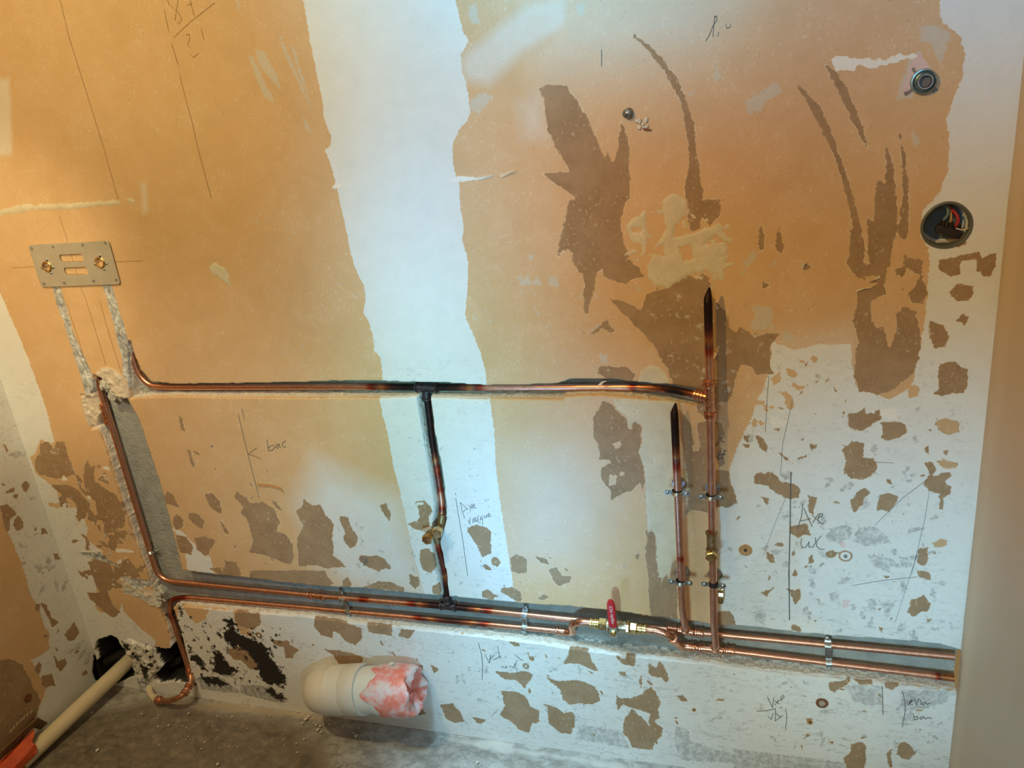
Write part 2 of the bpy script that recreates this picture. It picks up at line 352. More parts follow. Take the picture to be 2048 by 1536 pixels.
right_low = [(1545, 684), (1590, 700), (1640, 690), (1700, 690), (1712, 770), (1780, 800), (1822, 775), (1841, 693), (1855, 590), (1857, 532), (1856, 497), (1840, 470), (1850, 420), (1881, 386), (1895, 342), (1900, 294), (1895, 239), (1908, 191), (1926, 150), (1932, 106), (1922, 68), (1900, 55), (1881, 34), (1878, -20), (2080, -20), (2080, 1320), (1911, 1310), (1667, 1273), (1582, 1265), (1497, 1256), (1437, 1253), (1432, 1100), (1434, 1010), (1455, 960), (1470, 900), (1500, 840), (1536, 749)]
G.add('white', [stripe], 0.0012, 11); G.add('white', [lower], 0.002, 12)
G.add('white', [right_low], 0.004, 13, 50)
# joint compound along the left corner
G.add('white', [[(-80, 400), (-30, 500), (0, 586), (37, 669), (66, 743), (92, 818), (109, 884), (100, 890), (83, 878), (76, 890), (72, 904), (60, 915), (72, 947), (109, 975), (122, 1003), (146, 1010), (166, 1032), (176, 1059), (171, 1076), (200, 1100), (205, 1105), (200, 1117), (181, 1117), (186, 1142), (195, 1166), (190, 1210), (150, 1300), (-200, 1300)]], 0.002, 14)
G.add('white', [[(342, 1056), (364, 1080), (375, 1140), (430, 1150), (420, 1115), (400, 1100), (360, 1060)]], 0.004, 15)
# soft cloudy whitening over the ochre
G.soft('wash_glow', [[(640, 930), (800, 1010), (860, 1195), (700, 1178), (640, 1120), (600, 1010)]], 0.05, 0.95)
G.soft('wash_glow', K(600, 0, 2.926, [(950, 400), (960, 330), (1200, 130), (1320, 30), (1560, -30), (1570, 100), (1540, 170), (1300, 310), (1180, 430), (1110, 490), (970, 470)]), 0.011, 0.62)
G.soft('wash_glow', K(600, 0, 2.926, [(1290, 620), (1400, 540), (1440, 700), (1440, 800), (1310, 800)]), 0.02, 0.5)
G.soft('wash_glow', K(0, 0, 2.926, [(-80, 455), (55, 460), (72, 900), (-80, 930)]), 0.006, 0.6)
G.soft('wash_glow', [[(1060, -10), (1480, -10), (1400, 90), (1100, 160)]], 0.06, 0.35)
G.soft('wash_glow', [[(1545, 690), (1700, 660), (1720, 800), (1560, 780)]], 0.04, 0.5)
G.add('scuff', K(600, 0, 2.926, [(990, 30), (1030, 20), (1055, 150), (990, 120)], [(1000, 580), (1080, 540), (1130, 570), (1050, 660), (1000, 640)], [(1620, 20), (1665, 20), (1670, 90), (1620, 90)]), 0.002)
G.add('scuff', K(0, 0, 2.926, [(1450, 320), (1480, 340), (1590, 560), (1600, 600), (1540, 560)], [(1490, 290), (1540, 300), (1620, 440), (1650, 540), (1600, 480), (1530, 400)], [(1630, 190), (1650, 240), (1740, 430), (1830, 640), (1760, 520), (1660, 300)], [(1700, 240), (1715, 260), (1780, 470), (1820, 600), (1760, 470)], [(1770, 680), (1830, 770), (1790, 760)], [(1385, 0), (1400, 0), (1400, 60), (1390, 60)]), 0.001)
G.add('scuff', K(1348, 0, 2.926, [(1440, 150), (1560, 160), (1620, 200), (1560, 370), (1500, 250), (1440, 240)], [(250, 395), (290, 470), (230, 465)], [(500, 540), (600, 480), (640, 540), (530, 590), (520, 650), (430, 670), (420, 590)], [(1390, 760), (1440, 820), (1410, 860), (1390, 820)], [(80, 540), (125, 530), (90, 570)]), 0.002)
G.add('scuff', K(1000, 400, 3.413, [(120, 520), (160, 540), (190, 520), (220, 560), (250, 520), (290, 580), (140, 575)], [(330, 520), (390, 530), (400, 590), (330, 585)], [(1720, 720), (1850, 730), (1860, 800), (1830, 870), (1750, 890), (1700, 870), (1740, 790)], [(1650, 430), (1700, 390), (1730, 330), (1760, 370), (1740, 420), (1690, 460)], [(1940, 890), (2010, 930), (1990, 970), (1930, 960)], [(190, 370), (225, 385), (200, 420)], [(680, 1040), (740, 1060), (730, 1110), (690, 1110)]), 0.002)
# --- ochre paper islands in the white zone
G.add('tan2', K(0, 1100, 3.522, [(855, 300), (960, 330), (1110, 395), (1170, 500), (1200, 600), (1195, 695), (1090, 680), (1095, 640), (1040, 590), (1000, 560), (930, 490), (870, 430), (850, 350)]), 0.0015)
G.add('tan2', K(0, 1100, 3.522, [(1290, 395), (1470, 420), (1450, 490), (1380, 520), (1330, 470)], [(1200, 395), (1270, 400), (1250, 480), (1210, 440)], [(1640, 430), (1720, 440), (1740, 540), (1800, 620), (1700, 590), (1660, 520)]), 0.002)
G.add('tan2', K(1448, 400, 3.413, [(1245, 1300), (1290, 1260), (1330, 1280), (1320, 1340), (1260, 1350)]), 0.002)
# --- brown board, torn places; traced group by group
BROWN = []
BROWN += K(450, 700, 3.413, [(80, 965), (150, 1010), (160, 1050), (250, 1035), (330, 1080), (375, 1180), (350, 1240), (420, 1260), (460, 1330), (470, 1420), (440, 1470), (350, 1430), (270, 1400), (170, 1380), (190, 1300), (150, 1150), (105, 1110), (130, 1075), (65, 1010)],
  [(540, 1020), (600, 1060), (650, 1050), (680, 1120), (745, 1190), (730, 1260), (740, 1400), (820, 1480), (700, 1490), (600, 1470), (500, 1480), (490, 1300), (530, 1200), (480, 1100), (530, 1060)],
  [(310, 1020), (350, 1040), (395, 1105), (350, 1080)],
  [(1045, 1060), (1100, 1050), (1130, 1110), (1125, 1170), (1080, 1110)], [(785, 1130), (840, 1140), (860, 1210), (905, 1280), (890, 1330), (855, 1360), (810, 1300), (820, 1250), (785, 1170)],
  [(1295, 1035), (1360, 1030), (1400, 1060), (1415, 1100), (1390, 1150), (1395, 1200), (1340, 1230), (1300, 1220), (1245, 1190), (1300, 1165), (1330, 1140), (1320, 1080)],
  [(1330, 1360), (1390, 1355), (1435, 1400), (1440, 1480), (1400, 1525), (1350, 1500), (1325, 1430)], [(1640, 1210), (1720, 1190), (1790, 1215), (1820, 1250), (1815, 1300), (1820, 1390), (1760, 1410), (1720, 1340), (1690, 1290)],
  [(1820, 1400), (1860, 1410), (1880, 1450), (1860, 1475), (1825, 1460)], [(950, 1400), (1050, 1410), (1100, 1430), (1150, 1500), (1100, 1490), (1050, 1510), (940, 1470)],
  [(0, 1440), (80, 1450), (110, 1536), (0, 1536)], [(1740, 1430), (1790, 1470), (1820, 1500), (1780, 1500)])
BROWN += K(0, 800, 4.096, [(330, 350), (390, 345), (440, 390), (460, 340), (530, 340), (560, 460), (615, 610), (560, 620), (480, 645), (380, 630), (320, 610), (290, 560), (280, 490), (320, 440)],
  [(430, 690), (520, 690), (580, 700), (650, 750), (690, 800), (720, 860), (700, 950), (650, 880), (590, 820), (520, 790), (450, 730)],
  [(690, 540), (720, 490), (740, 550), (780, 540), (770, 600), (780, 680), (830, 720), (930, 760), (1000, 850), (1030, 960), (1010, 1050), (900, 1060), (860, 1140), (850, 1000), (800, 940), (780, 830), (720, 780), (690, 690), (680, 600)],
  [(730, 1350), (780, 1280), (860, 1290), (880, 1350), (880, 1450), (960, 1500), (1100, 1540), (800, 1540), (760, 1430)], [(930, 1340), (1050, 1300), (1120, 1380), (1150, 1450), (1030, 1470), (930, 1450)],
  [(1470, 130), (1500, 160), (1520, 270), (1480, 240), (1465, 170)], [(1515, 370), (1560, 420), (1600, 530), (1590, 570), (1560, 520), (1540, 430)], [(1370, 740), (1420, 780), (1470, 880), (1420, 870), (1350, 850), (1340, 800)],
  [(1420, 960), (1450, 935), (1500, 980), (1500, 1040), (1440, 1070), (1410, 1010)], [(1540, 920), (1620, 930), (1680, 1000), (1660, 1060), (1590, 1020), (1540, 970)], [(1680, 770), (1740, 765), (1800, 830), (1815, 930), (1760, 910), (1700, 850)],
  [(1440, 1100), (1520, 1120), (1580, 1200), (1570, 1270), (1480, 1250), (1450, 1180)], [(1590, 1130), (1680, 1115), (1760, 1150), (1740, 1210), (1690, 1280), (1620, 1230)], [(1720, 1380), (1800, 1370), (1830, 1420), (1830, 1370), (1960, 1440), (1800, 1440)],
  [(1800, 990), (1850, 1040), (1880, 1100), (1840, 1080)])
BROWN += K(0, 1100, 3.522, [(620, 90), (680, 50), (740, 30), (800, 150), (850, 190), (780, 280), (760, 290), (790, 380), (850, 440), (800, 480), (740, 440), (690, 400), (640, 350), (610, 300), (700, 300), (660, 210), (640, 130)],
  [(1660, 430), (1830, 450), (1840, 520), (1780, 560), (1700, 540), (1650, 500)], [(1600, 700), (1740, 670), (1810, 760), (1820, 850), (1750, 830), (1700, 780), (1640, 770)])
BROWN += K(500, 1150, 3.531, [(450, 300), (600, 310), (720, 350), (790, 380), (790, 450), (740, 500), (670, 460), (640, 420), (590, 400), (580, 450), (500, 420), (455, 370)], [(820, 345), (1000, 360), (1000, 430), (900, 420), (840, 400)],
  [(1070, 380), (1160, 390), (1130, 450), (1050, 430)], [(140, 455), (240, 470), (300, 500), (345, 530), (310, 560), (300, 585), (250, 585), (240, 510), (170, 490)], [(520, 525), (600, 530), (720, 550), (800, 590), (790, 640), (640, 640), (580, 560)],
  [(800, 90), (900, 45), (1000, 50), (1085, 90), (1080, 120), (950, 105)], [(1130, 0), (1190, 10), (1200, 60), (1170, 100), (1120, 60)], [(1280, 80), (1330, 60), (1360, 100), (1340, 145), (1290, 130)],
  [(0, -30), (540, -30), (540, 0), (590, 60), (560, 80), (440, 75), (330, 60), (180, 40), (0, 25)], [(650, 40), (690, 10), (715, 60), (700, 90), (655, 80)], [(1160, 630), (1220, 640), (1225, 670), (1180, 680)], [(1260, 620), (1340, 670), (1300, 690)],
  [(1340, 915), (1430, 910), (1480, 960), (1510, 1030), (1450, 1050), (1380, 1010)], [(1560, 1000), (1670, 1020), (1640, 1050), (1600, 1040)], [(1150, 930), (1220, 950), (1250, 980), (1200, 990), (1130, 950)],
  [(1720, 680), (1850, 690), (1960, 680), (2000, 710), (1940, 800), (1880, 740), (1800, 740)], [(1770, 820), (1860, 820), (1940, 850), (1980, 930), (2048, 960), (2040, 1040), (1990, 1050), (1970, 1120), (1900, 1090), (1850, 1040), (1760, 990), (1800, 920)],
  [(1640, 110), (1680, 100), (1750, 150), (1700, 180), (1640, 150)], [(1760, 110), (1850, 85), (1920, 140), (1920, 190), (1860, 170), (1800, 140)], [(1960, 540), (1980, 580), (2020, 570), (2000, 610), (1970, 590)], [(1830, 470), (1900, 480), (1910, 510), (1860, 500)])
BROWN += K(1000, 1100, 3.522, [(490, 685), (610, 690), (640, 760), (700, 860), (640, 840), (560, 800), (450, 800), (480, 730)], [(330, 900), (400, 920), (560, 920), (660, 960), (700, 1010), (705, 1060), (660, 1090), (560, 1080), (490, 1095), (440, 1050), (420, 980), (360, 930)],
  [(335, 1090), (400, 1110), (450, 1150), (510, 1140), (530, 1180), (530, 1240), (500, 1300), (430, 1290), (340, 1220)],
  [(820, 1020), (850, 1050), (920, 1040), (1000, 1010), (1060, 960), (1100, 1000), (1130, 1090), (1110, 1120), (1120, 1180), (1090, 1210), (1150, 1260), (1140, 1310), (1090, 1350), (1080, 1410), (1000, 1400), (930, 1390), (910, 1330), (865, 1300), (880, 1180), (930, 1120), (1000, 1180), (1050, 1240), (1050, 1170), (1060, 1150), (960, 1120), (870, 1090), (830, 1130), (820, 1080)],
  [(1040, 860), (1050, 800), (1100, 830), (1120, 780), (1160, 830), (1190, 910), (1170, 940), (1140, 900), (1060, 890)], [(810, 740), (880, 770), (900, 730), (960, 750), (940, 820), (860, 800)], [(830, 855), (880, 860), (890, 890), (850, 885)],
  [(1250, 1030), (1290, 1020), (1325, 1070), (1280, 1060)], [(70, 60), (120, 30), (180, 60), (190, 160), (130, 165), (80, 150)], [(345, 135), (400, 125), (440, 180), (500, 190), (490, 230), (420, 260), (370, 210)], [(250, 45), (330, 70), (340, 100), (290, 90)], [(270, 340), (310, 310), (350, 330), (300, 360)],
  [(10, 270), (80, 260), (150, 300), (150, 350), (90, 340), (60, 300)], [(1020, -30), (1105, -30), (1130, 80), (1140, 230), (1160, 80), (1190, 200), (1215, 80), (1250, 60), (1250, 495), (1060, 465), (1040, 200)], [(1480, 440), (1620, 430), (1670, 530), (1560, 545), (1500, 520)],
  [(1880, 0), (1940, 80), (1920, 110), (1880, 60)], [(985, 885), (1000, 885), (1000, 970), (988, 980)], [(1640, 860), (1660, 870), (1650, 885)], [(330, 880), (345, 880), (345, 905)])
BROWN += K(1468, 1100, 3.522, [(640, 10), (690, 0), (740, 20), (720, 55), (660, 45)], [(220, 0), (290, 80), (270, 110), (230, 60)], [(545, 35), (555, 80), (500, 125), (520, 80)], [(430, 145), (455, 180), (400, 180)], [(370, 270), (430, 290), (465, 265), (470, 340), (430, 390), (400, 310)],
  [(190, 300), (285, 260), (230, 330)], [(320, 310), (370, 350), (340, 340)], [(1300, 0), (1365, 0), (1360, 80), (1320, 110), (1290, 70)], [(1290, 150), (1370, 145), (1390, 215), (1290, 190)], [(1240, 360), (1330, 320), (1385, 380), (1360, 430), (1310, 440), (1260, 480), (1225, 430)],
  [(400, 515), (460, 540), (480, 575), (400, 565)], [(665, 930), (760, 920), (830, 905), (800, 950), (740, 970), (710, 1010), (670, 980)], [(830, 910), (980, 930), (970, 950), (880, 940)], [(1060, 940), (1170, 950), (1120, 985), (1060, 970)], [(510, 1180), (550, 1190), (540, 1230), (510, 1220)],
  [(495, 1330), (520, 1290), (540, 1310)], [(880, 1320), (940, 1315), (910, 1335)], [(820, 1370), (910, 1350), (930, 1400), (920, 1560), (800, 1560), (770, 1470), (830, 1420)], [(1145, 1380), (1200, 1345), (1250, 1390), (1270, 1430), (1240, 1480), (1190, 1470), (1150, 1440)], [(1070, 1430), (1110, 1405), (1120, 1560), (1080, 1500)],
  [(460, 1370), (485, 1380), (480, 1400)], [(670, 1350), (700, 1350), (690, 1365)], [(240, 180), (270, 185), (240, 210)], [(1350, 490), (1390, 490), (1370, 515)], [(1020, 545), (1050, 550), (1040, 575)])
BROWN += [[(1268, 72), (1300, 92), (1330, 125), (1355, 160), (1375, 205), (1390, 260), (1395, 310), (1400, 350), (1405, 380), (1402, 420), (1395, 460), (1380, 462), (1375, 420), (1370, 370), (1378, 330), (1375, 280), (1368, 230), (1352, 185), (1330, 145), (1305, 110)]]
BROWN += K(1348, 0, 2.926, [(880, 370), (920, 400), (970, 440), (1010, 520), (1050, 620), (1100, 740), (1150, 880), (1160, 940), (1090, 800), (1040, 700), (1000, 600), (940, 500)], [(720, 495), (800, 560), (870, 650), (920, 760), (960, 880), (1010, 1010), (1050, 1150), (1090, 1300), (1105, 1500), (1060, 1500), (1040, 1300), (1000, 1130), (950, 950), (900, 830), (840, 720), (780, 600)],
  [(1240, 840), (1270, 920), (1285, 1000), (1300, 1100), (1310, 1300), (1290, 1420), (1260, 1560), (1140, 1560), (1135, 1280), (1170, 1300), (1180, 1100), (1200, 1060), (1240, 1080), (1245, 950)], [(1320, 780), (1350, 900), (1370, 1050), (1375, 1300), (1360, 1400), (1320, 1390), (1310, 1330), (1340, 1150), (1335, 950)],
  [(1030, 1350), (1060, 1320), (1110, 1400), (1110, 1560), (1030, 1560)])
BROWN += K(600, 0, 2.926, [(1400, 520), (1440, 495), (1560, 510), (1620, 590), (1680, 680), (1720, 780), (1780, 940), (1800, 870), (1830, 950), (1860, 860), (1880, 700), (1900, 760), (1920, 830), (1930, 1000), (1930, 1160), (1890, 1220), (1870, 1290), (1890, 1400), (1920, 1560), (1600, 1560), (1590, 1480), (1560, 1450), (1510, 1510), (1520, 1400), (1560, 1270), (1615, 1160), (1530, 1100), (1420, 1015), (1580, 1005), (1500, 870), (1450, 760), (1440, 640)])
BROWN += K(1000, 400, 3.413, [(480, 0), (870, 0), (820, 100), (830, 220), (880, 400), (950, 460), (980, 520), (900, 540), (860, 575), (800, 560), (740, 540), (700, 520), (700, 470), (660, 500), (650, 580), (620, 680), (600, 780), (570, 740), (570, 620), (575, 500), (540, 490), (510, 450), (500, 370), (460, 340), (440, 370), (430, 320), (390, 390), (400, 300), (440, 150)],
  [(740, 675), (860, 700), (960, 750), (1000, 640), (1080, 620), (1160, 600), (1220, 550), (1280, 510), (1340, 540), (1380, 505), (1420, 530), (1450, 640), (1470, 700), (1540, 750), (1570, 850), (1610, 910), (1640, 860), (1700, 900), (1740, 940), (1830, 910), (1900, 920), (1850, 990), (1850, 1130), (1870, 1190), (1750, 1190), (1710, 1130), (1640, 1120), (1600, 1250), (1560, 1380), (1480, 1390), (1450, 1500), (1400, 1480), (1350, 1450), (1330, 1330), (1180, 1260), (1140, 1150), (1060, 1010), (960, 900), (860, 790)],
  [(680, 1130), (800, 1140), (860, 1135), (920, 1190), (900, 1250), (760, 1240), (670, 1180)], [(550, 900), (620, 910), (670, 860), (720, 830), (740, 820), (750, 870), (790, 890), (770, 910), (700, 880), (640, 920)],
  [(1280, 0), (1500, 0), (1500, 100), (1430, 180), (1380, 120), (1370, 200), (1310, 220), (1290, 150)], [(1770, 170), (1790, 180), (1810, 300), (1790, 350), (1765, 330)], [(1895, 190), (1910, 200), (1935, 330), (1915, 370), (1880, 310)], [(1790, 560), (1830, 555), (1835, 590), (1800, 600)])
BROWN += K(1000, 700, 3.413, [(640, 460), (700, 350), (760, 370), (800, 420), (860, 470), (880, 540), (900, 540), (910, 490), (950, 490), (970, 530), (955, 590), (970, 620), (950, 700), (985, 800), (990, 900), (975, 960), (960, 900), (900, 960), (820, 990), (790, 1000), (760, 1030), (750, 950), (700, 890), (680, 850), (690, 810), (720, 790), (760, 770), (750, 750), (680, 750), (670, 650), (640, 590)],
  [(1215, 400), (1250, 420), (1300, 520), (1330, 640), (1420, 690), (1440, 820), (1560, 830), (1570, 900), (1600, 960), (1620, 1050), (1560, 1070), (1480, 1080), (1460, 1120), (1400, 1110), (1300, 1090), (1250, 1170), (1290, 950), (1270, 850), (1250, 660), (1230, 560)],
  [(1350, 500), (1400, 480), (1520, 490), (1530, 580), (1500, 620), (1540, 780), (1500, 790), (1440, 700), (1380, 700), (1350, 600)], [(1000, 1260), (1040, 1230), (1070, 1290), (1060, 1400), (1080, 1550), (1010, 1550), (1000, 1100), (990, 900), (1000, 1000)],
  [(1740, 580), (1790, 590), (1830, 660), (1820, 710), (1770, 660)], [(1890, 690), (1960, 730), (2000, 780), (1940, 750)], [(1860, 540), (1920, 530), (1900, 560)], [(70, 1440), (120, 1400), (180, 1430), (180, 1510), (100, 1520)], [(1820, 1380), (1870, 1400), (1885, 1460), (1840, 1450)], [(1870, 1330), (1950, 1310), (1930, 1350)],
  [(1670, 580), (1700, 590), (1690, 630), (1665, 610)], [(1080, 1210), (1095, 1210), (1090, 1270)], [(920, 1400), (950, 1390), (950, 1430), (925, 1430)])
BROWN += K(1448, 700, 3.413, [(210, 840), (330, 830), (390, 900), (480, 910), (520, 960), (510, 1010), (460, 1020), (380, 990), (300, 930), (200, 910)], [(1475, 100), (1580, 75), (1620, 120), (1660, 130), (1655, 250), (1640, 300), (1560, 290), (1490, 320), (1430, 300), (1470, 260), (1460, 180)], [(1440, 490), (1510, 460), (1600, 490), (1600, 560), (1530, 580), (1460, 540)],
  [(835, 430), (900, 430), (960, 390), (970, 440), (1030, 420), (1050, 470), (1000, 520), (950, 555), (890, 550), (850, 520)], [(1060, 490), (1150, 490), (1240, 510), (1245, 570), (1190, 600), (1110, 620), (1065, 600), (1090, 550)], [(810, 680), (870, 620), (950, 640), (950, 730), (1020, 745), (1050, 800), (1030, 840), (980, 870), (900, 885), (840, 870), (820, 820), (840, 760)],
  [(860, 1030), (930, 960), (980, 945), (1005, 980), (960, 1010), (950, 1060), (890, 1110)], [(1060, 990), (1130, 980), (1190, 1000), (1165, 1060), (1125, 1105), (1080, 1085), (1040, 1100)], [(1370, 670), (1400, 650), (1395, 710), (1375, 700)], [(1460, 760), (1500, 745), (1590, 775), (1590, 805), (1500, 810)],
  [(1375, 770), (1420, 765), (1450, 820), (1430, 860), (1540, 830), (1555, 860), (1500, 900), (1550, 930), (1545, 980), (1500, 1010), (1490, 1090), (1470, 1080), (1475, 980), (1400, 960), (1370, 910), (1400, 850)], [(1425, 1320), (1480, 1285), (1530, 1300), (1510, 1340), (1440, 1345)],
  [(1330, 1350), (1390, 1350), (1390, 1440), (1360, 1475), (1320, 1450), (1350, 1400)], [(570, 990), (640, 1010), (620, 1060), (610, 1120), (580, 1110)], [(450, 1200), (560, 1190), (600, 1270), (540, 1260), (500, 1280), (450, 1240)], [(590, 640), (620, 650), (600, 680)], [(1500, 690), (1530, 680), (1520, 720)],
  [(1020, 410), (1065, 410), (1070, 480), (1040, 480)], [(1385, 545), (1420, 545), (1410, 560)], [(215, 580), (250, 590), (300, 660), (290, 710), (240, 650)], [(135, 645), (170, 650), (160, 670)], [(250, 1000), (300, 1010), (300, 1060)])
BROWN += K(1448, 400, 3.413, [(900, 620), (1000, 600), (1100, 540), (1100, 640), (1000, 690), (1010, 760), (1000, 800), (1050, 880), (1090, 850), (1130, 1000), (1180, 900), (1180, 780), (1220, 730), (1260, 740), (1310, 760), (1345, 1000), (1300, 1180), (1150, 1300), (1050, 1330), (950, 1300), (930, 1320), (890, 1200), (900, 1050), (920, 970), (880, 820), (910, 740)],
  [(1270, 400), (1360, 420), (1350, 500), (1390, 650), (1360, 715), (1290, 700), (1250, 640), (1300, 600), (1330, 520), (1250, 470), (1220, 530), (1170, 510), (1180, 470), (1230, 450), (1230, 370)], [(840, 430), (870, 340), (930, 350), (960, 430), (1000, 400), (1030, 300), (1130, 330), (1120, 400), (1100, 560), (1000, 570), (880, 500)],
  [(1465, 410), (1600, 380), (1740, 350), (1760, 400), (1860, 360), (1850, 460), (1820, 530), (1770, 530), (1720, 480), (1720, 410), (1620, 410), (1610, 500), (1550, 520), (1470, 480)], [(1535, 630), (1590, 575), (1700, 590), (1710, 640), (1670, 690), (1590, 690)], [(1580, 830), (1630, 785), (1665, 800), (1640, 860), (1620, 830)], [(1405, 830), (1490, 850), (1530, 930), (1510, 1000), (1430, 1005), (1405, 930)],
  [(535, 445), (570, 440), (600, 460), (560, 485), (530, 490)], [(870, 200), (930, 180), (960, 350), (880, 360)], [(1530, 300), (1640, 230), (1650, 300), (1600, 325)], [(1200, 605), (1230, 600), (1225, 635)])
G.add('brown', BROWN, 0.0030, 21, 75)
# remains of the paper inside the torn places
G.cut('brown', K(450, 700, 3.413, [(1300, 1040), (1350, 1040), (1360, 1050), (1310, 1060)]) + K(1000, 700, 3.413, [(770, 640), (820, 620), (830, 650), (790, 680)], [(820, 830), (850, 830), (840, 860), (820, 860)], [(750, 850), (800, 860), (790, 920), (740, 930)], [(1310, 660), (1360, 610), (1360, 690), (1320, 690)]) + K(1448, 400, 3.413, [(960, 520), (1060, 520), (1050, 545), (970, 560)], [(980, 350), (995, 440), (970, 440)]) + K(1000, 400, 3.413, [(1560, 740), (1600, 820), (1590, 900), (1560, 860)], [(1470, 1030), (1490, 990), (1500, 1000), (1480, 1060)]), 0.001)
G.soft('wash_glow', [[(1010, 900), (1150, 900), (1200, 1000), (1150, 1110), (1030, 1120)]], 0.07, 0.35)  # cool glow on the lower board, painted as a pale haze
G.blobs('brown', [(60, 1000), (200, 900), (300, 1160), (200, 1200)], 60, 0.002, 0.016, 31, 1.6)
G.blobs('brown', [(130, 1000), (215, 960), (270, 1120), (180, 1120)], 24, 0.008, 0.024, 131, 1.5)
G.blobs('chalk', [(100, 900), (220, 880), (290, 1160), (200, 1180)], 26, 0.0008, 0.004, 132, 1.8)
G.blobs('brown', [(340, 900), (520, 880), (700, 1150), (400, 1140)], 22, 0.002, 0.008, 32, 1.5)
G.blobs('brown', [(350, 1230), (900, 1290), (880, 1330), (400, 1300)], 14, 0.002, 0.006, 33, 1.4)
G.blobs('brown', [(860, 1290), (1880, 1390), (1880, 1520), (1000, 1470)], 60, 0.0012, 0.006, 34, 1.6)
G.blobs('brown', [(1460, 880), (1930, 820), (1890, 1280), (1450, 1240)], 45, 0.001, 0.005, 35, 1.6)
G.blobs('brown', [(1540, 700), (1700, 700), (1690, 850), (1540, 850)], 16, 0.001, 0.004, 36, 2.0)
G.blobs('brown', [(900, 1040), (1250, 1060), (1250, 1200), (900, 1180)], 12, 0.001, 0.004, 37, 1.3)
G.blobs('brown', [(1180, 520), (1420, 520), (1420, 700), (1180, 660)], 22, 0.001, 0.005, 38, 2.0)
G.blobs('tan2', [(60, 940), (190, 900), (300, 1180), (230, 1230)], 30, 0.003, 0.012, 41, 1.6)
G.blobs('scuff', [(90, 900), (230, 880), (300, 1160), (200, 1180)], 40, 0.0015, 0.007, 141, 1.6)
G.blobs('scuff', [(1180, 520), (1560, 520), (1560, 900), (1180, 760)], 70, 0.0010, 0.005, 142, 1.6)
G.blobs('tan2', [(1455, 860), (1540, 720), (1640, 700), (1560, 860)], 18, 0.003, 0.014, 42, 1.4)
G.blobs('scuff', [(340, 770), (1400, 800), (1400, 1230), (380, 1140)], 60, 0.0008, 0.003, 44, 1.4)
G.blobs('scuff', [(640, 380), (780, 760), (560, 760), (500, 420)], 90, 0.0006, 0.0024, 45, 1.6)
G.blobs('scuff', [(940, 500), (1200, 500), (1240, 760), (960, 760)], 60, 0.0006, 0.0024, 46, 1.6)
G.blobs('chalk', [(660, 400), (700, 400), (770, 760), (730, 760)], 40, 0.0005, 0.0016, 47, 1.6)
G.blobs('smudge', [(1440, 1000), (1930, 760), (1900, 1300), (1450, 1240)], 120, 0.001, 0.011, 48, 1.5)
G.blobs('smudge', [(860, 1290), (1880, 1390), (1880, 1520), (900, 1440)], 120, 0.001, 0.009, 49, 2.0)
G.blobs('smudge', [(800, 860), (980, 860), (1010, 1180), (880, 1180)], 60, 0.0008, 0.004, 50, 1.5)
G.blobs('smudge', [(600, 1040), (860, 1040), (880, 1180), (650, 1170)], 40, 0.001, 0.006, 51, 1.5)
G.add('smudge', K(1448, 700, 3.413, [(690, 1270), (740, 1210), (830, 1200), (880, 1220), (860, 1280), (800, 1310), (720, 1310)], [(890, 1260), (930, 1210), (1030, 1210), (1100, 1260), (1140, 1310), (1040, 1330), (960, 1340), (900, 1310)], [(990, 1400), (1040, 1395), (1130, 1470), (1130, 1510), (1060, 1500), (1000, 1440)], [(1200, 1410), (1260, 1410), (1290, 1480), (1210, 1480)], [(140, 580), (190, 560), (200, 620), (150, 640)], [(625, 160), (670, 165), (660, 200), (630, 200)]), 0.002)
G.add('smudge', K(1468, 1100, 3.522, [(670, 310), (730, 300), (740, 340), (690, 360)], [(930, 350), (990, 340), (1010, 390), (950, 400)], [(1040, 370), (1120, 370), (1110, 430), (1060, 430)], [(1170, 985), (1525, 995), (1500, 1070), (1330, 1120), (1200, 1130), (1165, 1060)], [(0, 1400), (400, 1450), (780, 1500), (790, 1580), (0, 1580)], [(140, 440), (220, 450), (210, 520), (150, 510)], [(780, 950), (1040, 960), (1040, 1100), (850, 1080)]), 0.003)
G.add('smudge', K(1000, 1100, 3.522, [(550, 1230), (870, 1285), (880, 1330), (910, 1400), (540, 1330)], [(1240, 1240), (1320, 1270), (1340, 1350), (1660, 1440), (1700, 1500), (1280, 1480), (1230, 1370)]), 0.003)
# chipped rims around brown patches on the right strip
G.add('rim', K(1448, 700, 3.413, [(1440, 490), (1510, 460), (1600, 490), (1600, 560), (1530, 580), (1460, 540)], [(1425, 1320), (1480, 1285), (1530, 1300), (1510, 1340), (1440, 1345)], [(1460, 760), (1500, 745), (1590, 775), (1590, 805), (1500, 810)]), 0.001)
# cream plaster and pale panel
G.add('cream', K(1000, 400, 3.413, [(880, 150), (950, 100), (1000, 60), (1010, 200), (1000, 330), (880, 260), (870, 200)], [(1110, -10), (1270, -10), (1280, 100), (1200, 170), (1180, 260), (1300, 230), (1500, 160), (1530, 200), (1450, 250), (1400, 300), (1550, 290), (1550, 400), (1520, 550), (1460, 500), (1400, 480), (1300, 500), (1160, 600), (1080, 590), (1020, 540), (1010, 450), (1060, 350), (1080, 280), (1140, 200), (1110, 100)]), 0.003, 22)
G.add('cream', [[(1325, 400), (1345, 385), (1372, 400), (1374, 430), (1330, 430)]], 0.002, 24)
G.blobs('cream', [(1250, 420), (1460, 420), (1460, 560), (1260, 560)], 44, 0.002, 0.010, 23, 1.6)
G.blobs('brown', [(1290, 470), (1440, 460), (1440, 560), (1310, 570)], 12, 0.001, 0.006, 231, 1.6)
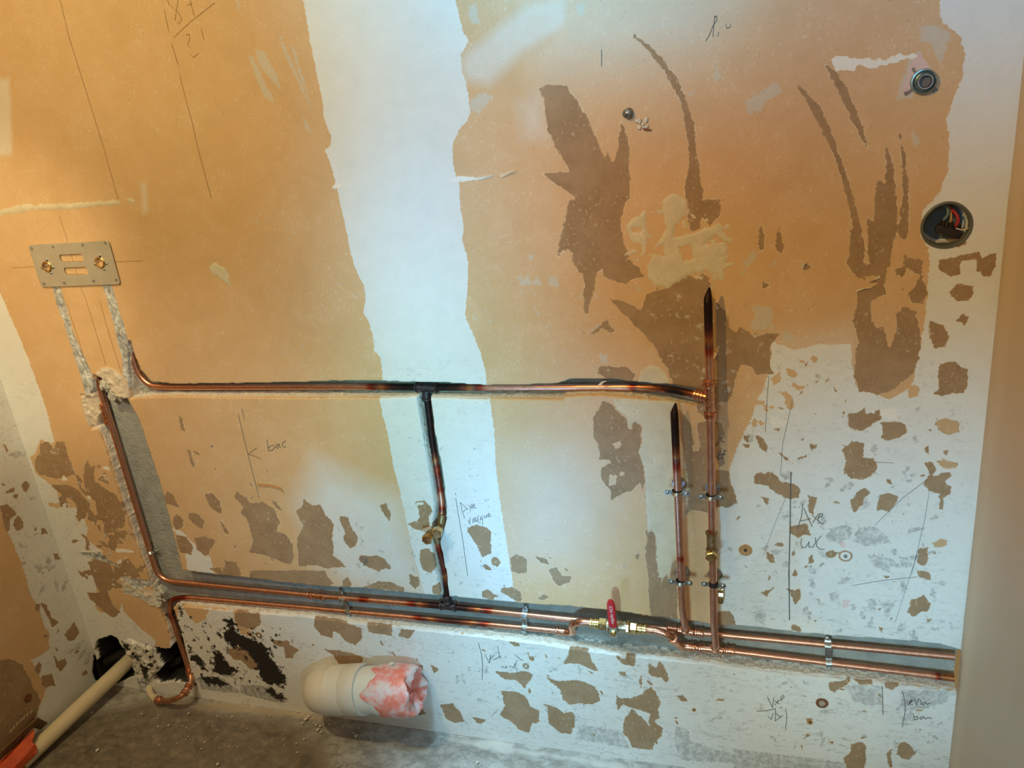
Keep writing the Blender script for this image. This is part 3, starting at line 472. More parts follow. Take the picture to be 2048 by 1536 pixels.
G.cut('cream', K(1000, 400, 3.413, [(1060, 320), (1120, 300), (1120, 380), (1070, 370)], [(900, 180), (970, 190), (960, 220), (900, 220)], [(1220, 330), (1300, 300), (1330, 400), (1250, 420)]), 0.002)
G.add('cream', K(1000, 700, 3.413, [(940, 240), (960, 150), (1020, 105), (1100, 120), (1150, 200), (1175, 245)], [(760, 330), (1340, 350), (1220, 370), (1170, 420), (1180, 560), (1240, 640), (1260, 750), (1280, 870), (1290, 950), (1275, 1100), (1250, 1200), (1245, 1400), (1180, 1420), (1130, 1550), (1085, 1550), (1065, 1400), (1070, 1290), (1040, 1230), (1010, 1250), (1000, 1100), (990, 900), (985, 800), (950, 700), (970, 620), (970, 520), (930, 490), (880, 520), (860, 450), (800, 400)]), 0.0006, 25)
G.add('cream', K(1000, 1100, 3.522, [(1105, -30), (1130, 80), (1140, 230), (1160, 80), (1190, 200), (1215, 80), (1240, 0), (1240, -30)]), 0.0005)
G.add('cream', K(0, 450, 4.096, [(1715, 340), (1760, 310), (1850, 360), (1880, 440), (1885, 500), (1830, 460), (1760, 410), (1720, 370)]), 0.002)
G.add('cream', K(0, 0, 2.926, [(-60, 1235), (0, 1230), (90, 1205), (180, 1190), (210, 1210), (230, 1195), (400, 1190), (415, 1200), (430, 1187), (560, 1180), (700, 1170), (700, 1195), (640, 1205), (620, 1198), (400, 1225), (300, 1228), (200, 1225), (130, 1245), (0, 1258), (-60, 1270)], [(735, 1165), (760, 1160), (800, 1182), (760, 1188)]), 0.0015, 26)
G.soft('wash_glow', K(0, 0, 2.926, [(830, 1080), (850, 1080), (860, 1230), (840, 1250)]), 0.008, 0.7)
# chalky white: skim patch, torn white paper
G.add('chalk', K(1348, 0, 2.926, [(915, 340), (960, 330), (1080, 345), (1240, 345), (1300, 325), (1400, 318), (1420, 330), (1380, 345), (1240, 370), (1180, 400), (1080, 385), (1050, 415), (950, 415), (930, 380)]), 0.0045, 27, 130)
G.add('chalk', K(1448, 700, 3.413, [(1065, 402), (1183, 402), (1180, 425), (1188, 485), (1100, 470), (1065, 440)], [(1010, 410), (1030, 405), (1025, 440), (1010, 430)]), 0.0003)
G.add('chalk', K(1448, 700, 3.413, [(300, 480), (320, 450), (400, 480), (440, 490), (400, 520), (330, 530)]), 0.004, 28)
G.add('chalk', K(600, 0, 2.926, [(870, 1050), (930, 1030), (1030, 1040), (1130, 1020), (1120, 1035), (1030, 1055), (900, 1070)], [(180, 1095), (210, 1075), (290, 1090), (200, 1105)]), 0.001)
G.add('chalk', K(0, 800, 4.096, [(835, 555), (870, 540), (900, 560), (895, 580), (860, 570)], [(830, 612), (870, 610), (865, 625), (835, 622)], [(710, 785), (740, 785), (745, 812), (720, 812)], [(945, 1225), (1000, 1215), (1100, 1240), (1080, 1250), (960, 1250)], [(955, 1320), (1000, 1305), (1000, 1335), (960, 1345)], [(500, 660), (520, 610), (555, 660)]), 0.0008)
G.add('chalk', K(0, 1100, 3.522, [(560, 10), (700, -5), (730, 10), (700, 18), (560, 18)]), 0.001)
G.add('scuff', K(1348, 0, 2.926, [(1370, 360), (1300, 580), (1400, 570), (1450, 430), (1500, 400), (1430, 300)]), 0.002)
G.add('pink', K(1348, 0, 2.926, [(1380, 380), (1330, 540), (1400, 540), (1450, 430), (1495, 400), (1440, 310)]) + K(1448, 700, 3.413, [(785, 1315), (820, 1305), (835, 1345), (800, 1350)]) + K(1468, 1100, 3.522, [(755, 350), (820, 350), (810, 400), (770, 410)]), 0.001)
G.add('pink', K(600, 700, 3.413, [(0, 0), (0, 1), (1, 0)]))
# cement patches flush with the wall
G.add('grey', K(0, 450, 4.096, [(430, 505), (490, 505), (515, 580), (540, 650), (600, 880), (650, 1000), (690, 1080), (750, 1220), (800, 1380), (700, 1380), (650, 1200), (590, 1010), (520, 800), (465, 650)], [(835, 480), (910, 480), (975, 690), (1040, 900), (1080, 1060), (1130, 1200), (1250, 1300), (1200, 1340), (1080, 1400), (1005, 1210), (1000, 1080), (960, 950), (930, 800), (880, 620)]), 0.0016, 61, 70)
G.add('grey', K(0, 1100, 3.522, [(860, 190), (960, 200), (1060, 220), (1050, 260), (960, 270)], [(560, 20), (700, 15), (720, 40), (830, 110), (700, 70), (620, 60)]), 0.003)
G.add('grey', K(0, 1100, 3.522, [(1380, 900), (1450, 890), (1580, 910), (1640, 960), (1700, 1010), (1560, 1000), (1420, 975)], [(1690, 950), (1900, 960), (2040, 1060), (1980, 1080), (1800, 1040), (1690, 1010)]), 0.004)
COLUMN = [(246, 1285), (258, 1278), (285, 1290), (305, 1296), (312, 1310), (322, 1332), (312, 1345), (304, 1358), (300, 1372), (300, 1388), (284, 1388), (276, 1360), (270, 1338), (258, 1308)]
G.add('scuff', [COLUMN], 0.004)
G.add('grey', [[(276, 1352), (302, 1352), (300, 1385), (284, 1385)]], 0.002)
# damp black mould beside the floor
G.add('mould', K(0, 1100, 3.522, [(1590, 480), (1640, 490), (1650, 550), (1700, 600), (1780, 620), (1880, 680), (1900, 740), (1960, 830), (2020, 900), (2000, 960), (1900, 950), (1830, 900), (1810, 810), (1760, 740), (1700, 690), (1640, 690), (1570, 620), (1600, 560)], [(1500, 720), (1550, 710), (1600, 800), (1680, 850), (1620, 890), (1560, 880), (1510, 860)], [(1330, 740), (1400, 750), (1445, 800), (1430, 850), (1400, 800), (1350, 775)], [(1420, 900), (1520, 895), (1600, 940), (1560, 960), (1440, 930)], [(1900, 970), (2020, 1050), (1960, 1060), (1880, 1000)],
      [(860, 640), (910, 640), (920, 700), (880, 690)], [(1440, 505), (1470, 510), (1450, 530)], [(1255, 395), (1275, 400), (1290, 450), (1270, 440)], [(955, 700), (1000, 740), (1010, 800), (970, 760)], [(1000, 800), (1060, 830), (1050, 880), (1010, 850)]), 0.006, 62, 120)
G.blobs('mould', [(330, 1225), (560, 1250), (570, 1390), (390, 1370)], 150, 0.0006, 0.003, 63, 1.4)
G.blobs('mould', [(240, 1280), (310, 1290), (330, 1370), (270, 1350)], 40, 0.0006, 0.003, 64, 1.4)
# grime on the whitewash grows towards the floor and the right
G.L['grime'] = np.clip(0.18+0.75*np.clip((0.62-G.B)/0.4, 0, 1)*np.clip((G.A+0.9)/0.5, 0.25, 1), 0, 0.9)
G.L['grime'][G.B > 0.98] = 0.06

# --- the chased channels
chase_main = [(188, 750), (210, 760), (228, 790), (253, 798), (276, 837), (297, 902), (325, 985), (342, 1056), (364, 1142), (430, 1150), (500, 1158), (627, 1173), (727, 1178), (817, 1187), (891, 1195), (908, 1195), (981, 1202), (1071, 1211), (1136, 1214), (1187, 1219), (1244, 1225), (1284, 1233), (1312, 1235), (1369, 1242), (1437, 1253), (1497, 1254), (1582, 1265), (1667, 1273), (1766, 1279), (1880, 1289), (1930, 1305),
    (1930, 1386), (1900, 1381), (1763, 1367), (1684, 1358), (1582, 1350), (1468, 1335), (1426, 1328), (1255, 1311), (1136, 1296), (1078, 1286), (1000, 1277), (925, 1269), (783, 1252), (710, 1246), (613, 1233), (500, 1224), (459, 1221), (412, 1216), (355, 1211), (345, 1215), (357, 1250), (372, 1310), (381, 1345), (366, 1345), (345, 1292), (330, 1248), (318, 1212), (300, 1175), (293, 1147), (268, 1081), (232, 971), (212, 902), (195, 856), (183, 859), (162, 790), (185, 785)]
chase_top = [(255, 690), (257, 684), (261, 684), (268, 712), (281, 742), (303, 765), (342, 770), (450, 769), (498, 768), (608, 766), (714, 763), (796, 765), (889, 767), (960, 772), (1000, 772), (1048, 771), (1117, 769), (1141, 760), (1217, 760), (1270, 766), (1346, 772), (1381, 778), (1412, 785), (1412, 801), (1390, 808), (1337, 800), (1264, 794), (1205, 788), (1129, 791), (1123, 798), (1048, 797), (948, 797), (860, 794), (834, 793), (757, 795), (596, 795), (450, 794), (342, 792), (300, 793), (262, 797)]
chase_drop = [(834, 790), (846, 864), (860, 943), (870, 1008), (868, 1040), (863, 1081), (873, 1140), (884, 1200), (898, 1200), (890, 1140), (878, 1084), (888, 1050), (891, 1037), (891, 1008), (883, 943), (868, 864), (858, 790)]
G.add('chase', [chase_main], 0.0016, 71, 60); G.add('chase', [chase_top], 0.0014, 72, 70); G.add('chase', [chase_drop], 0.0007, 73, 70)
chd = G.L['chase']
lump = vnoise(G.A, G.B, 70, 74, 3); lump2 = vnoise(G.A, G.B, 180, 75, 2)
depth = 0.036*np.clip((chd+0.0022)/0.0052, 0, 1)**0.9
near = np.clip((0.012-chd)/0.009, 0, 1)
depth *= 1-0.55*near*np.clip(lump*3.2+0.1, 0, 1)*(depth > 0.002)
low = G.sdf(G.px([(240, 795), (1400, 805), (1400, 830), (240, 800)]))
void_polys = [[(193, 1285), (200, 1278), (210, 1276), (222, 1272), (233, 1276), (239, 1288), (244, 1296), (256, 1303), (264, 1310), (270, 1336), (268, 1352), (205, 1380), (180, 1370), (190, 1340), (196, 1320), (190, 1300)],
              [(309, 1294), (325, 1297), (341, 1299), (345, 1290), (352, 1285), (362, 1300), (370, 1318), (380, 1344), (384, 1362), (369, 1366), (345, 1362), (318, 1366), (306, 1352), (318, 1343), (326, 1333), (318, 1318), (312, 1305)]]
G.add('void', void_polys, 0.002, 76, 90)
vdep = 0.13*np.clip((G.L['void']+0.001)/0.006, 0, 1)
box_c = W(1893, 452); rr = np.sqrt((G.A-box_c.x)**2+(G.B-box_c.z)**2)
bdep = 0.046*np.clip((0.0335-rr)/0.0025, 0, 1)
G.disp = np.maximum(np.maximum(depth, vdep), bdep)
# wall is a little wavy, thick skim patches stand proud
G.disp += -0.0010*np.clip(G.L['cream']/0.004, 0, 1)*(chd < -0.003) + 0.0011*vnoise(G.A, G.B, 4, 77, 3)
G.disp += (0.0030-0.0090*np.clip(vnoise(G.A, G.B, 120, 80, 3)+0.15, 0, 1))*np.clip(G.L['grey']/0.003, 0, 1)*(chd < -0.003)*(G.B > 0.3)
cs = G.sdf(G.px(COLUMN)); crag = np.zeros(G.A.shape); crag[cs[0]] = np.clip(cs[1]/0.008+0.4, 0, 1)
G.disp -= crag*(0.004+0.022*np.clip(vnoise(G.A, G.B, 55, 78, 4)+0.12, 0, 1))*(G.L['void'] < -0.001)
for lp in ([(190, 748), (203, 735), (215, 733), (232, 740), (245, 752), (256, 772), (262, 792), (250, 800), (222, 790), (210, 775)], [(240, 1154), (262, 1152), (272, 1172), (300, 1180), (318, 1196), (322, 1212), (300, 1212), (280, 1196), (245, 1182)], [(160, 787), (186, 784), (198, 830), (190, 860), (176, 850)]):
    cs = G.sdf(G.px(lp)); cg = np.zeros(G.A.shape); cg[cs[0]] = np.clip(cs[1]/0.006+0.3, 0, 1); crag = np.maximum(crag, cg)
    G.disp = G.disp*(1-0.75*cg)-cg*(0.001+0.014*np.clip(vnoise(G.A, G.B, 80, 79, 4)+0.1, 0, 1)); G.L['scuff'] = np.maximum(G.L['scuff'], np.where(cg > 0.3, 0.010, -0.03)); chd[cg > 0.5] = np.minimum(chd[cg > 0.5], -0.002)
G.disp += 0.0014*(lump2)*np.clip((chd+0.001)/0.002, 0, 1)
wall_mat = make_wall_material('old_wall_skin')
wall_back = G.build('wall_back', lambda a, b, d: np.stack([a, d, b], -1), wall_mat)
tag(wall_back, 'stripped bathroom wall of ochre paper, whitewash and torn brown patches with pipe chases', kind='structure')
del G.disp, depth, crag, cg, vdep, bdep, rr, lump, lump2, near

# ------------------------------------------------------------------ left wall, right wall, floor
def to_left(u, v):
    p = WX(u, v, XL); return (p.y, p.z)
ly = np.concatenate([[-2.6, -2.0, -1.5, -1.1, -0.8], np.arange(-0.62, 0.0005, 0.0035)]); ly[-1] = 0.0
lz = np.concatenate([np.arange(0.0, 1.1, 0.0035), [1.15, 1.3, 1.5, 1.8, 2.5]])
GL = Grid(ly, lz, to_left)
GL.add('white', [[(29, 790), (230, 1370), (230, 1420), (60, 1560), (70, 1440), (92, 1375), (62, 1320), (100, 1300), (98, 1270), (84, 1240), (78, 1215), (60, 1190), (50, 1150), (40, 1120), (25, 1085), (10, 1050), (-20, 960), (-60, 840), (-60, 700), (0, 740)]], 0.004, 81, 40)
GL.add('brown', K(0, 850, 5.12, [(0, 830), (70, 805), (140, 860), (170, 920), (100, 960), (100, 1080), (60, 1090), (40, 1000), (10, 900)], [(140, 980), (190, 930), (240, 990), (240, 1040), (190, 1100), (135, 1050)], [(225, 610), (265, 570), (305, 620), (270, 690), (235, 660)], [(420, 1060), (460, 1050), (485, 1110), (425, 1110)], [(30, 190), (60, 200), (90, 265), (70, 285)], [(20, 600), (60, 600), (40, 640)], [(30, 690), (150, 630), (140, 680), (70, 710)], [(130, 720), (190, 700), (170, 760)]) +
  K(0, 1100, 5.12, [(660, 870), (760, 735), (815, 850), (760, 920), (710, 935)], [(365, 550), (410, 560), (400, 640), (365, 600)], [(420, 540), (480, 560), (520, 680), (600, 740), (540, 800), (500, 700), (450, 620)], [(550, 1080), (600, 1140), (670, 1110), (685, 1170), (620, 1250), (575, 1200)], [(365, 1180), (400, 1140), (425, 1170), (410, 1260), (380, 1275), (360, 1230)], [(430, 1290), (530, 1260), (570, 1400), (530, 1390), (470, 1410), (430, 1390)], [(830, 1260), (880, 1220), (900, 1260), (840, 1290)], [(540, 40), (590, 35), (620, 100), (570, 90)], [(570, 1000), (590, 1020), (585, 1050)]) +
  [[(-40, 1326), (20, 1318), (45, 1328), (70, 1380), (82, 1400), (66, 1450), (40, 1480), (-40, 1540)]], 0.003, 82, 60)
GL.blobs('brown', [(0, 900), (180, 1160), (200, 1330), (80, 1300)], 26, 0.001, 0.007, 83, 1.6)
GL.blobs('smudge', [(0, 850), (180, 1160), (200, 1360), (60, 1250)], 40, 0.002, 0.016, 84, 1.6)
GL.L['grime'][:] = 0.35
GL.disp = 0.0015*vnoise(GL.A, GL.B, 9, 85, 4)
GL.add('void', [[(190, 1300), (215, 1290), (240, 1400), (205, 1400), (196, 1360), (188, 1345)]], 0.003, 86, 60)
GL.disp += 0.05*np.clip((GL.L['void']+0.002)/0.006, 0, 1)
GL.disp[:, -4:] = 0; GL.disp[-1, :] = 0
wall_left = GL.build('wall_left', lambda a, b, d: np.stack([XL-d, a, b], -1), wall_mat, flip=True)
tag(wall_left, 'left return wall, orange brown paper stripped to pale plaster near the corner', kind='structure')

def plaster_material():
    m, nt, b = nt_new('right_wall_plaster')
    a = noise(nt, 3.0, 4, 0.5, (1, 1, 0.25)); f = noise(nt, 45, 6)
    c = ramp(nt, a, [(0.3, (0.60, 0.45, 0.30)), (0.7, (0.70, 0.55, 0.39))]); c = mixc(nt, maprange(nt, noise(nt, 60, 3), 0.70, 0.76, 0, 0.5), c, (0.72, 0.62, 0.48))
    nt.links.new(c, b.inputs['Base Color']); b.inputs['Roughness'].default_value = 0.6
    bump(nt, b, f, 0.25, 0.0015); return m
bm = bmesh.new()
zz = [i*0.02 for i in range(126)]; yy = [0.0, -0.012, -0.024, -0.045, -0.052, -0.10, -0.2, -0.4, -0.7, -1.1, -1.6, -2.6]
rr_ = random.Random(5); prev = None
for z in zz:
    bulge = 0.004*math.sin(z*9)+rr_.uniform(-0.0012, 0.0012); row = []
    for k, y in enumerate(yy):
        x = XR+(0.0, -0.002, -0.003, -0.0035, 0.0, 0.001)[k] if k < 6 else XR+0.001
        if 0 < k < 5: x += bulge*0.3
        if k == 1 and 0.28 < z < 0.40: x += 0.004*rr_.random()
        row.append(bm.verts.new((x, y+(bulge*0.5 if k in (3, 4) else 0), z)))
    if prev:
        for a, b_, c_, d in zip(prev, prev[1:], row[1:], row): bm.faces.new((a, b_, c_, d))
    prev = row
wall_right = bm_obj('wall_right', bm, plaster_material(), ang=60)
tag(wall_right, 'tan plastered return wall at the right with a raised corner strip', kind='structure')

fx = np.concatenate([np.arange(XL-0.14, XR+0.05, 0.006)]); fy = np.concatenate([[-2.6, -2.2, -1.8, -1.4, -1.1], np.arange(-0.9, 0.012, 0.006)])
def to_floor(u, v):
    p = WZ(u, v); return (p.x, p.y)
GF = Grid(fx, fy, to_floor)
for k in list(GF.L):
    if k not in ('white', 'scuff', 'smudge', 'chase'): GF.L.pop(k)
GF.add('white', [[(320, 1390), (400, 1402), (500, 1412), (600, 1424), (640, 1432), (640, 1440), (600, 1432), (500, 1424), (400, 1418), (340, 1412)]], 0.008, 91, 40)
GF.add('scuff', [[(860, 1468), (1000, 1490), (1300, 1536), (1300, 1560), (1150, 1520), (1000, 1500), (900, 1482)], [(1000, 1480), (1030, 1485), (1020, 1500), (980, 1495), (960, 1485)]], 0.012, 92, 30)
GF.add('smudge', [[(0, 1480), (300, 1400), (560, 1440), (640, 1536), (600, 1700), (-100, 1700)]], 0.05, 93, 6)
GF.disp = 0.004*vnoise(GF.A, GF.B, 8, 94, 4)+0.0025*np.clip(GF.L['white']/0.01, 0, 1)+0.002*vnoise(GF.A, GF.B, 60, 95, 2)-0.003
GF.disp += np.clip((GF.B+0.015)/0.02, 0, 1)*0.003
def floor_material():
    m, nt, b = nt_new('rough_concrete_floor')
    n1 = noise(nt, 7, 6, 0.65, None, 0.6); n2 = noise(nt, 34, 7, 0.74, (1.0, 1.2, 1), 0.35); n3 = noise(nt, 220, 3)
    c = ramp(nt, n1, [(0.30, (0.26, 0.23, 0.20)), (0.5, (0.42, 0.39, 0.35)), (0.68, (0.56, 0.54, 0.50))])
    c = mixc(nt, maprange(nt, n2, 0.45, 0.62, 0, 0.6), c, (0.12, 0.105, 0.09)); c = mixc(nt, maprange(nt, n2, 0.58, 0.70, 0, 0.55), c, (0.52, 0.49, 0.44))
    e = mth(nt, 'MULTIPLY', mth(nt, 'SUBTRACT', n2, 0.5), 0.03)
    w = maprange(nt, mth(nt, 'ADD', attr(nt, 'white'), e), -0.003, 0.004); c = mixc(nt, mth(nt, 'MULTIPLY', w, 0.85), c, (0.50, 0.42, 0.31))
    s = maprange(nt, mth(nt, 'ADD', attr(nt, 'scuff'), e), -0.004, 0.006); c = mixc(nt, mth(nt, 'MULTIPLY', s, 0.8), c, (0.60, 0.55, 0.49))
    d = maprange(nt, mth(nt, 'ADD', attr(nt, 'smudge'), e), -0.03, 0.03); c = mixc(nt, mth(nt, 'MULTIPLY', d, 0.82), c, ramp(nt, n2, [(0.38, (0.075, 0.055, 0.04)), (0.5, (0.16, 0.125, 0.09)), (0.62, (0.27, 0.22, 0.165))]))
    sp = maprange(nt, n3, 0.70, 0.74); c = mixc(nt, mth(nt, 'MULTIPLY', sp, 0.5), c, (0.72, 0.68, 0.60))
    nt.links.new(c, b.inputs['Base Color']); nt.links.new(maprange(nt, n2, 0.3, 0.7, 0.55, 0.9), b.inputs['Roughness'])
    p = bump(nt, b, n2, 0.5, 0.004); bump(nt, b, n3, 0.4, 0.0015, p); return m
floor = GF.build('floor', lambda a, b, d: np.stack([a, b, d], -1), floor_material())
tag(floor, 'rough stained concrete floor with dust and plaster crumbs', kind='structure')
bm = bmesh.new(); box(bm, ((XL+XR)/2, -1.25, 2.51), XR-XL+0.1, 2.7, 0.02)
ceil = bm_obj('ceiling', bm, simple('ceiling_paint', (0.75, 0.7, 0.62), rough=0.8)); tag(ceil, 'plain ceiling', kind='structure')

# ------------------------------------------------------------------ materials of the fittings
def copper_material(name='copper', base=(0.80, 0.42, 0.29), r0=0.30, r1=0.44):
    m, nt, b = nt_new(name)
    f = noise(nt, 120, 6, 0.6, (1, 1, 1)); h = attr(nt, 'torch_tint')
    hh = mth(nt, 'ADD', h, mth(nt, 'MULTIPLY', mth(nt, 'SUBTRACT', noise(nt, 45, 3), 0.5), 0.14))
    cu = ramp(nt, f, [(0.3, tuple(x*0.82 for x in base)), (0.7, base)])
    t = ramp(nt, hh, [(0.0, (1, 1, 1)), (0.25, (0.95, 0.85, 0.8)), (0.36, (0.66, 0.24, 0.17)), (0.45, (0.42, 0.15, 0.16)), (0.53, (0.36, 0.34, 0.38)), (0.60, (0.74, 0.58, 0.32)), (0.68, (0.35, 0.20, 0.16)), (0.80, (0.07, 0.05, 0.06)), (1.0, (0.03, 0.028, 0.035))])
    c = mixc(nt, 1.0, cu, t, 'MULTIPLY'); nt.links.new(c, b.inputs['Base Color'])
    nt.links.new(maprange(nt, hh, 0.65, 0.85, 1.0, 0.75), b.inputs['Metallic'])
    r = mth(nt, 'ADD', maprange(nt, f, 0.3, 0.7, r0, r1), maprange(nt, hh, 0.6, 0.85, 0.0, 0.15)); nt.links.new(r, b.inputs['Roughness'])
    bump(nt, b, f, 0.04, 0.0004); return m
COPPER = copper_material(); SOLDER = simple('soldered_copper', (0.86, 0.48, 0.32), (0.66, 0.31, 0.20), 0.34, 1.0, 150, 0.12, 0.24)
BURNT = simple('burnt_fitting', (0.10, 0.075, 0.075), (0.035, 0.03, 0.035), 0.45, 0.7, 120, 0.3)
BRASS = simple('brass', (0.80, 0.58, 0.26), (0.58, 0.38, 0.15), 0.34, 1.0, 90, 0.1, 0.22)
OLDBRASS = simple('tarnished_brass', (0.42, 0.30, 0.15), (0.25, 0.16, 0.08), 0.45, 0.9, 130, 0.2)
ZINC = simple('zinc_plated_steel', (0.62, 0.66, 0.66), (0.42, 0.46, 0.47), 0.36, 1.0, 140, 0.1, 0.25)
ZINCY = simple('yellow_passivated_steel', (0.85, 0.80, 0.50), (0.62, 0.56, 0.30), 0.22, 1.0, 140, 0.1, 0.15)
STEEL = simple('satin_steel_plate', (0.56, 0.52, 0.43), (0.51, 0.47, 0.38), 0.45, 0.35, 30, 0.02, 0.40)
DARK = simple('black_rubber_bore', (0.012, 0.010, 0.010), rough=0.6)
PVC = simple('white_pvc', (0.80, 0.76, 0.68), (0.74, 0.70, 0.61), 0.45, 0, 9, 0.0, 0.38)
PVCG = simple('cream_pvc', (0.78, 0.66, 0.46), (0.70, 0.58, 0.40), 0.42, 0, 14, 0.0, 0.36)
RED = simple('red_vinyl_sleeve', (0.60, 0.02, 0.025), (0.45, 0.012, 0.018), 0.42, 0, 300, 0.15)
WHITEINK = simple('white_print', (0.85, 0.7, 0.68), rough=0.6)
CRUMB = simple('plaster_crumb_white', (0.82, 0.78, 0.70), (0.62, 0.56, 0.47), 0.9, 0, 200, 0.4)
GREYPL = simple('grey_plastic_box', (0.13, 0.135, 0.115), (0.10, 0.105, 0.09), 0.55, 0, 40)
RUST = simple('rusty_ring', (0.30, 0.12, 0.05), (0.14, 0.05, 0.025), 0.8, 0.2, 220, 0.4)
TANPLUG = simple('tan_wall_plug', (0.52, 0.29, 0.12), (0.40, 0.21, 0.08), 0.6, 0, 120, 0.2)
GRAPHITE = simple('pencil_graphite', (0.10, 0.095, 0.09), (0.16, 0.15, 0.14), 0.6, 0, 400)
PAPER = simple('torn_paper', (0.80, 0.68, 0.52), (0.72, 0.58, 0.42), 0.8, 0, 90, 0.1)

# heat colours: burnt spots left by the torch, as points on the pipes (pixel on the wall, radius m, strength)
HEAT = [(W(850, 775, 0.02), 0.155, 1.0), (W(852, 860, 0.02), 0.115, 0.95), (W(872, 960, 0.02), 0.05, 0.48), (W(880, 1040, 0.02), 0.06, 0.75), (W(897, 1205, 0.02), 0.13, 0.84),
        (W(1290, 776, 0.0), 0.05, 0.62), (W(1345, 778, -0.02), 0.09, 0.80, 1, 4), (W(1416, 585, -0.037), 0.135, 1.0, 4, 1), (W(1348, 820, -0.037), 0.145, 1.0, 4, 1), (W(1423, 1090, -0.037), 0.045, 0.85, 4, 1),
        (W(728, 1198, 0.02), 0.03, 0.40), (W(885, 1120, 0.02), 0.07, 0.5), (W(1362, 1115, -0.037), 0.016, 0.45), (W(1898, 1352, 0.02), 0.035, 0.62), (W(360, 1195, 0.02), 0.045, 0.45), (W(342, 1230, 0.02), 0.03, 0.5)]
def heat_paint(o, world_off):
    me = o.data; n = len(me.vertices); co = np.empty(n*3, np.float32); me.vertices.foreach_get('co', co); co = co.reshape(-1, 3)+np.array(world_off)
    h = np.zeros(n)
    for p, r, s, *k in HEAT:
        k = k or (1, 1); d = np.sqrt((((co-np.array(p))*np.array([k[0], 1, k[1]]))**2).sum(1)); h = np.maximum(h, s*np.clip(1.45-1.45*d/r, 0, 1)**0.75*1.0)
    at = me.attributes.new('torch_tint', 'FLOAT', 'POINT'); at.data.foreach_set('value', np.clip(h, 0, 1).astype(np.float32))
def pipe_part(root, pts, r=0.007, name='pipe', rad=0.03, mat=None, label=None, radii=None):
    P = fillet(pts, rad) if not radii else [Vector(p) for p in pts]
    bm = bmesh.new(); tube(bm, P, r, 16, step=0.006, radii=radii)
    o = bm_obj(name, bm, mat or COPPER, root); heat_paint(o, root.location)
    if label: o['label'] = label
    return o
def sleeve(root, a, b, r, name='coupling', mat=None, beads=2, label=None):
    """press fitting: a socket swollen over the pipe with ridges at its ends"""
    a, b = Vector(a), Vector(b); L = (b-a).length; prof = [(0, r*0.86), (0.0008, r*1.02)]
    def bead(h): return [(h-0.0022, r), (h-0.0012, r*1.22), (h+0.0012, r*1.22), (h+0.0022, r)]
    for h in ([0.004, L-0.004] if beads == 2 else [0.004, 0.011, L-0.011, L-0.004]): prof += bead(h)
    prof += [(L-0.0008, r*1.02), (L, r*0.86)]; bm = bmesh.new(); lathe(bm, a, b-a, prof, 20)
    o = bm_obj(name, bm, mat or SOLDER, root, ang=50)
    if label: o['label'] = label
    return o
def along(a, b, t): return Vector(a).lerp(Vector(b), t)
CY_ = 0.020                                            # depth of the pipe axes in the chases
def hexcap(root, base, axis, r, L, name='hex_cap', mat=None):
    bm = bmesh.new(); lathe(bm, base, axis, [(0, r*0.92), (0.0015, r), (L-0.0015, r), (L, r*0.86)], 6, rot=0.3); return bm_obj(name, bm, mat or BRASS, root, ang=25)

# ---- left riser feeding the upper pipe of the lower pair, up to the right wall
a = W(191, 748, 0.014); b = W(200, 775, CY_); c = W(303, 1110, CY_); d = W(322, 1166, CY_); e = W(650, 1195, CY_); g = W(897, 1213, CY_); h = W(1908, 1313, CY_)
upper = empty('copper_pipe', W(303, 1166, CY_), 'long copper pipe bending from the left riser into the upper line of the lower pair', 'copper pipe')
pipe_part(upper, [a, b, W(299, 1100, CY_), W(318, 1160, CY_), W(640, 1192, CY_), g, W(1370, 1262, CY_), h], 0.0072, rad=[0, 0.01, 0.001, 0.055, 0.02, 0.02, 0.02, 0])
sleeve(upper, W(205, 806, CY_), W(217, 848, CY_), 0.0086, beads=4); sleeve(upper, W(617, 1189.5, CY_), W(650, 1193, CY_), 0.0086, beads=4)
sleeve(upper, W(880, 1210.5, CY_), W(914, 1214.5, CY_), 0.0088, 'tee_fitting', BURNT)
drop_b = W(883, 1090, 0.010)
pipe_part(upper, [W(897, 1212, CY_), W(889, 1140, CY_), W(874, 1082, 0.014)], 0.0070, 'branch_pipe')
sleeve(upper, W(896, 1207, CY_), W(893.5, 1190, CY_), 0.0085, 'branch_socket', BURNT)
o1 = W(866, 1062, -0.002); bm = bmesh.new(); tube(bm, fillet([W(876, 1084, 0.012), W(868, 1062, 0.010), o1+Vector((0, -0.012, 0))], 0.010), 0.0088, 14, step=0.004); bm_obj('elbow_fitting', bm, OLDBRASS, upper)
bm = bmesh.new(); lathe(bm, o1+Vector((0, -0.010, 0)), (0, -1, 0), [(0, 0.0095), (0.003, 0.0108), (0.016, 0.0108), (0.017, 0.009)], 18); bm_obj('brass_ferrule', bm, OLDBRASS, upper)
hexcap(upper, o1+Vector((0, -0.027, 0)), (0, -1, 0), 0.0125, 0.012)
sleeve(upper, W(1334, 1256, CY_), W(1354, 1259, CY_), 0.0088); sleeve(upper, W(1354, 1259, CY_), W(1388, 1264, CY_), 0.0090, 'tee_fitting'); sleeve(upper, W(1388, 1264, CY_), W(1408, 1266, CY_), 0.0088)
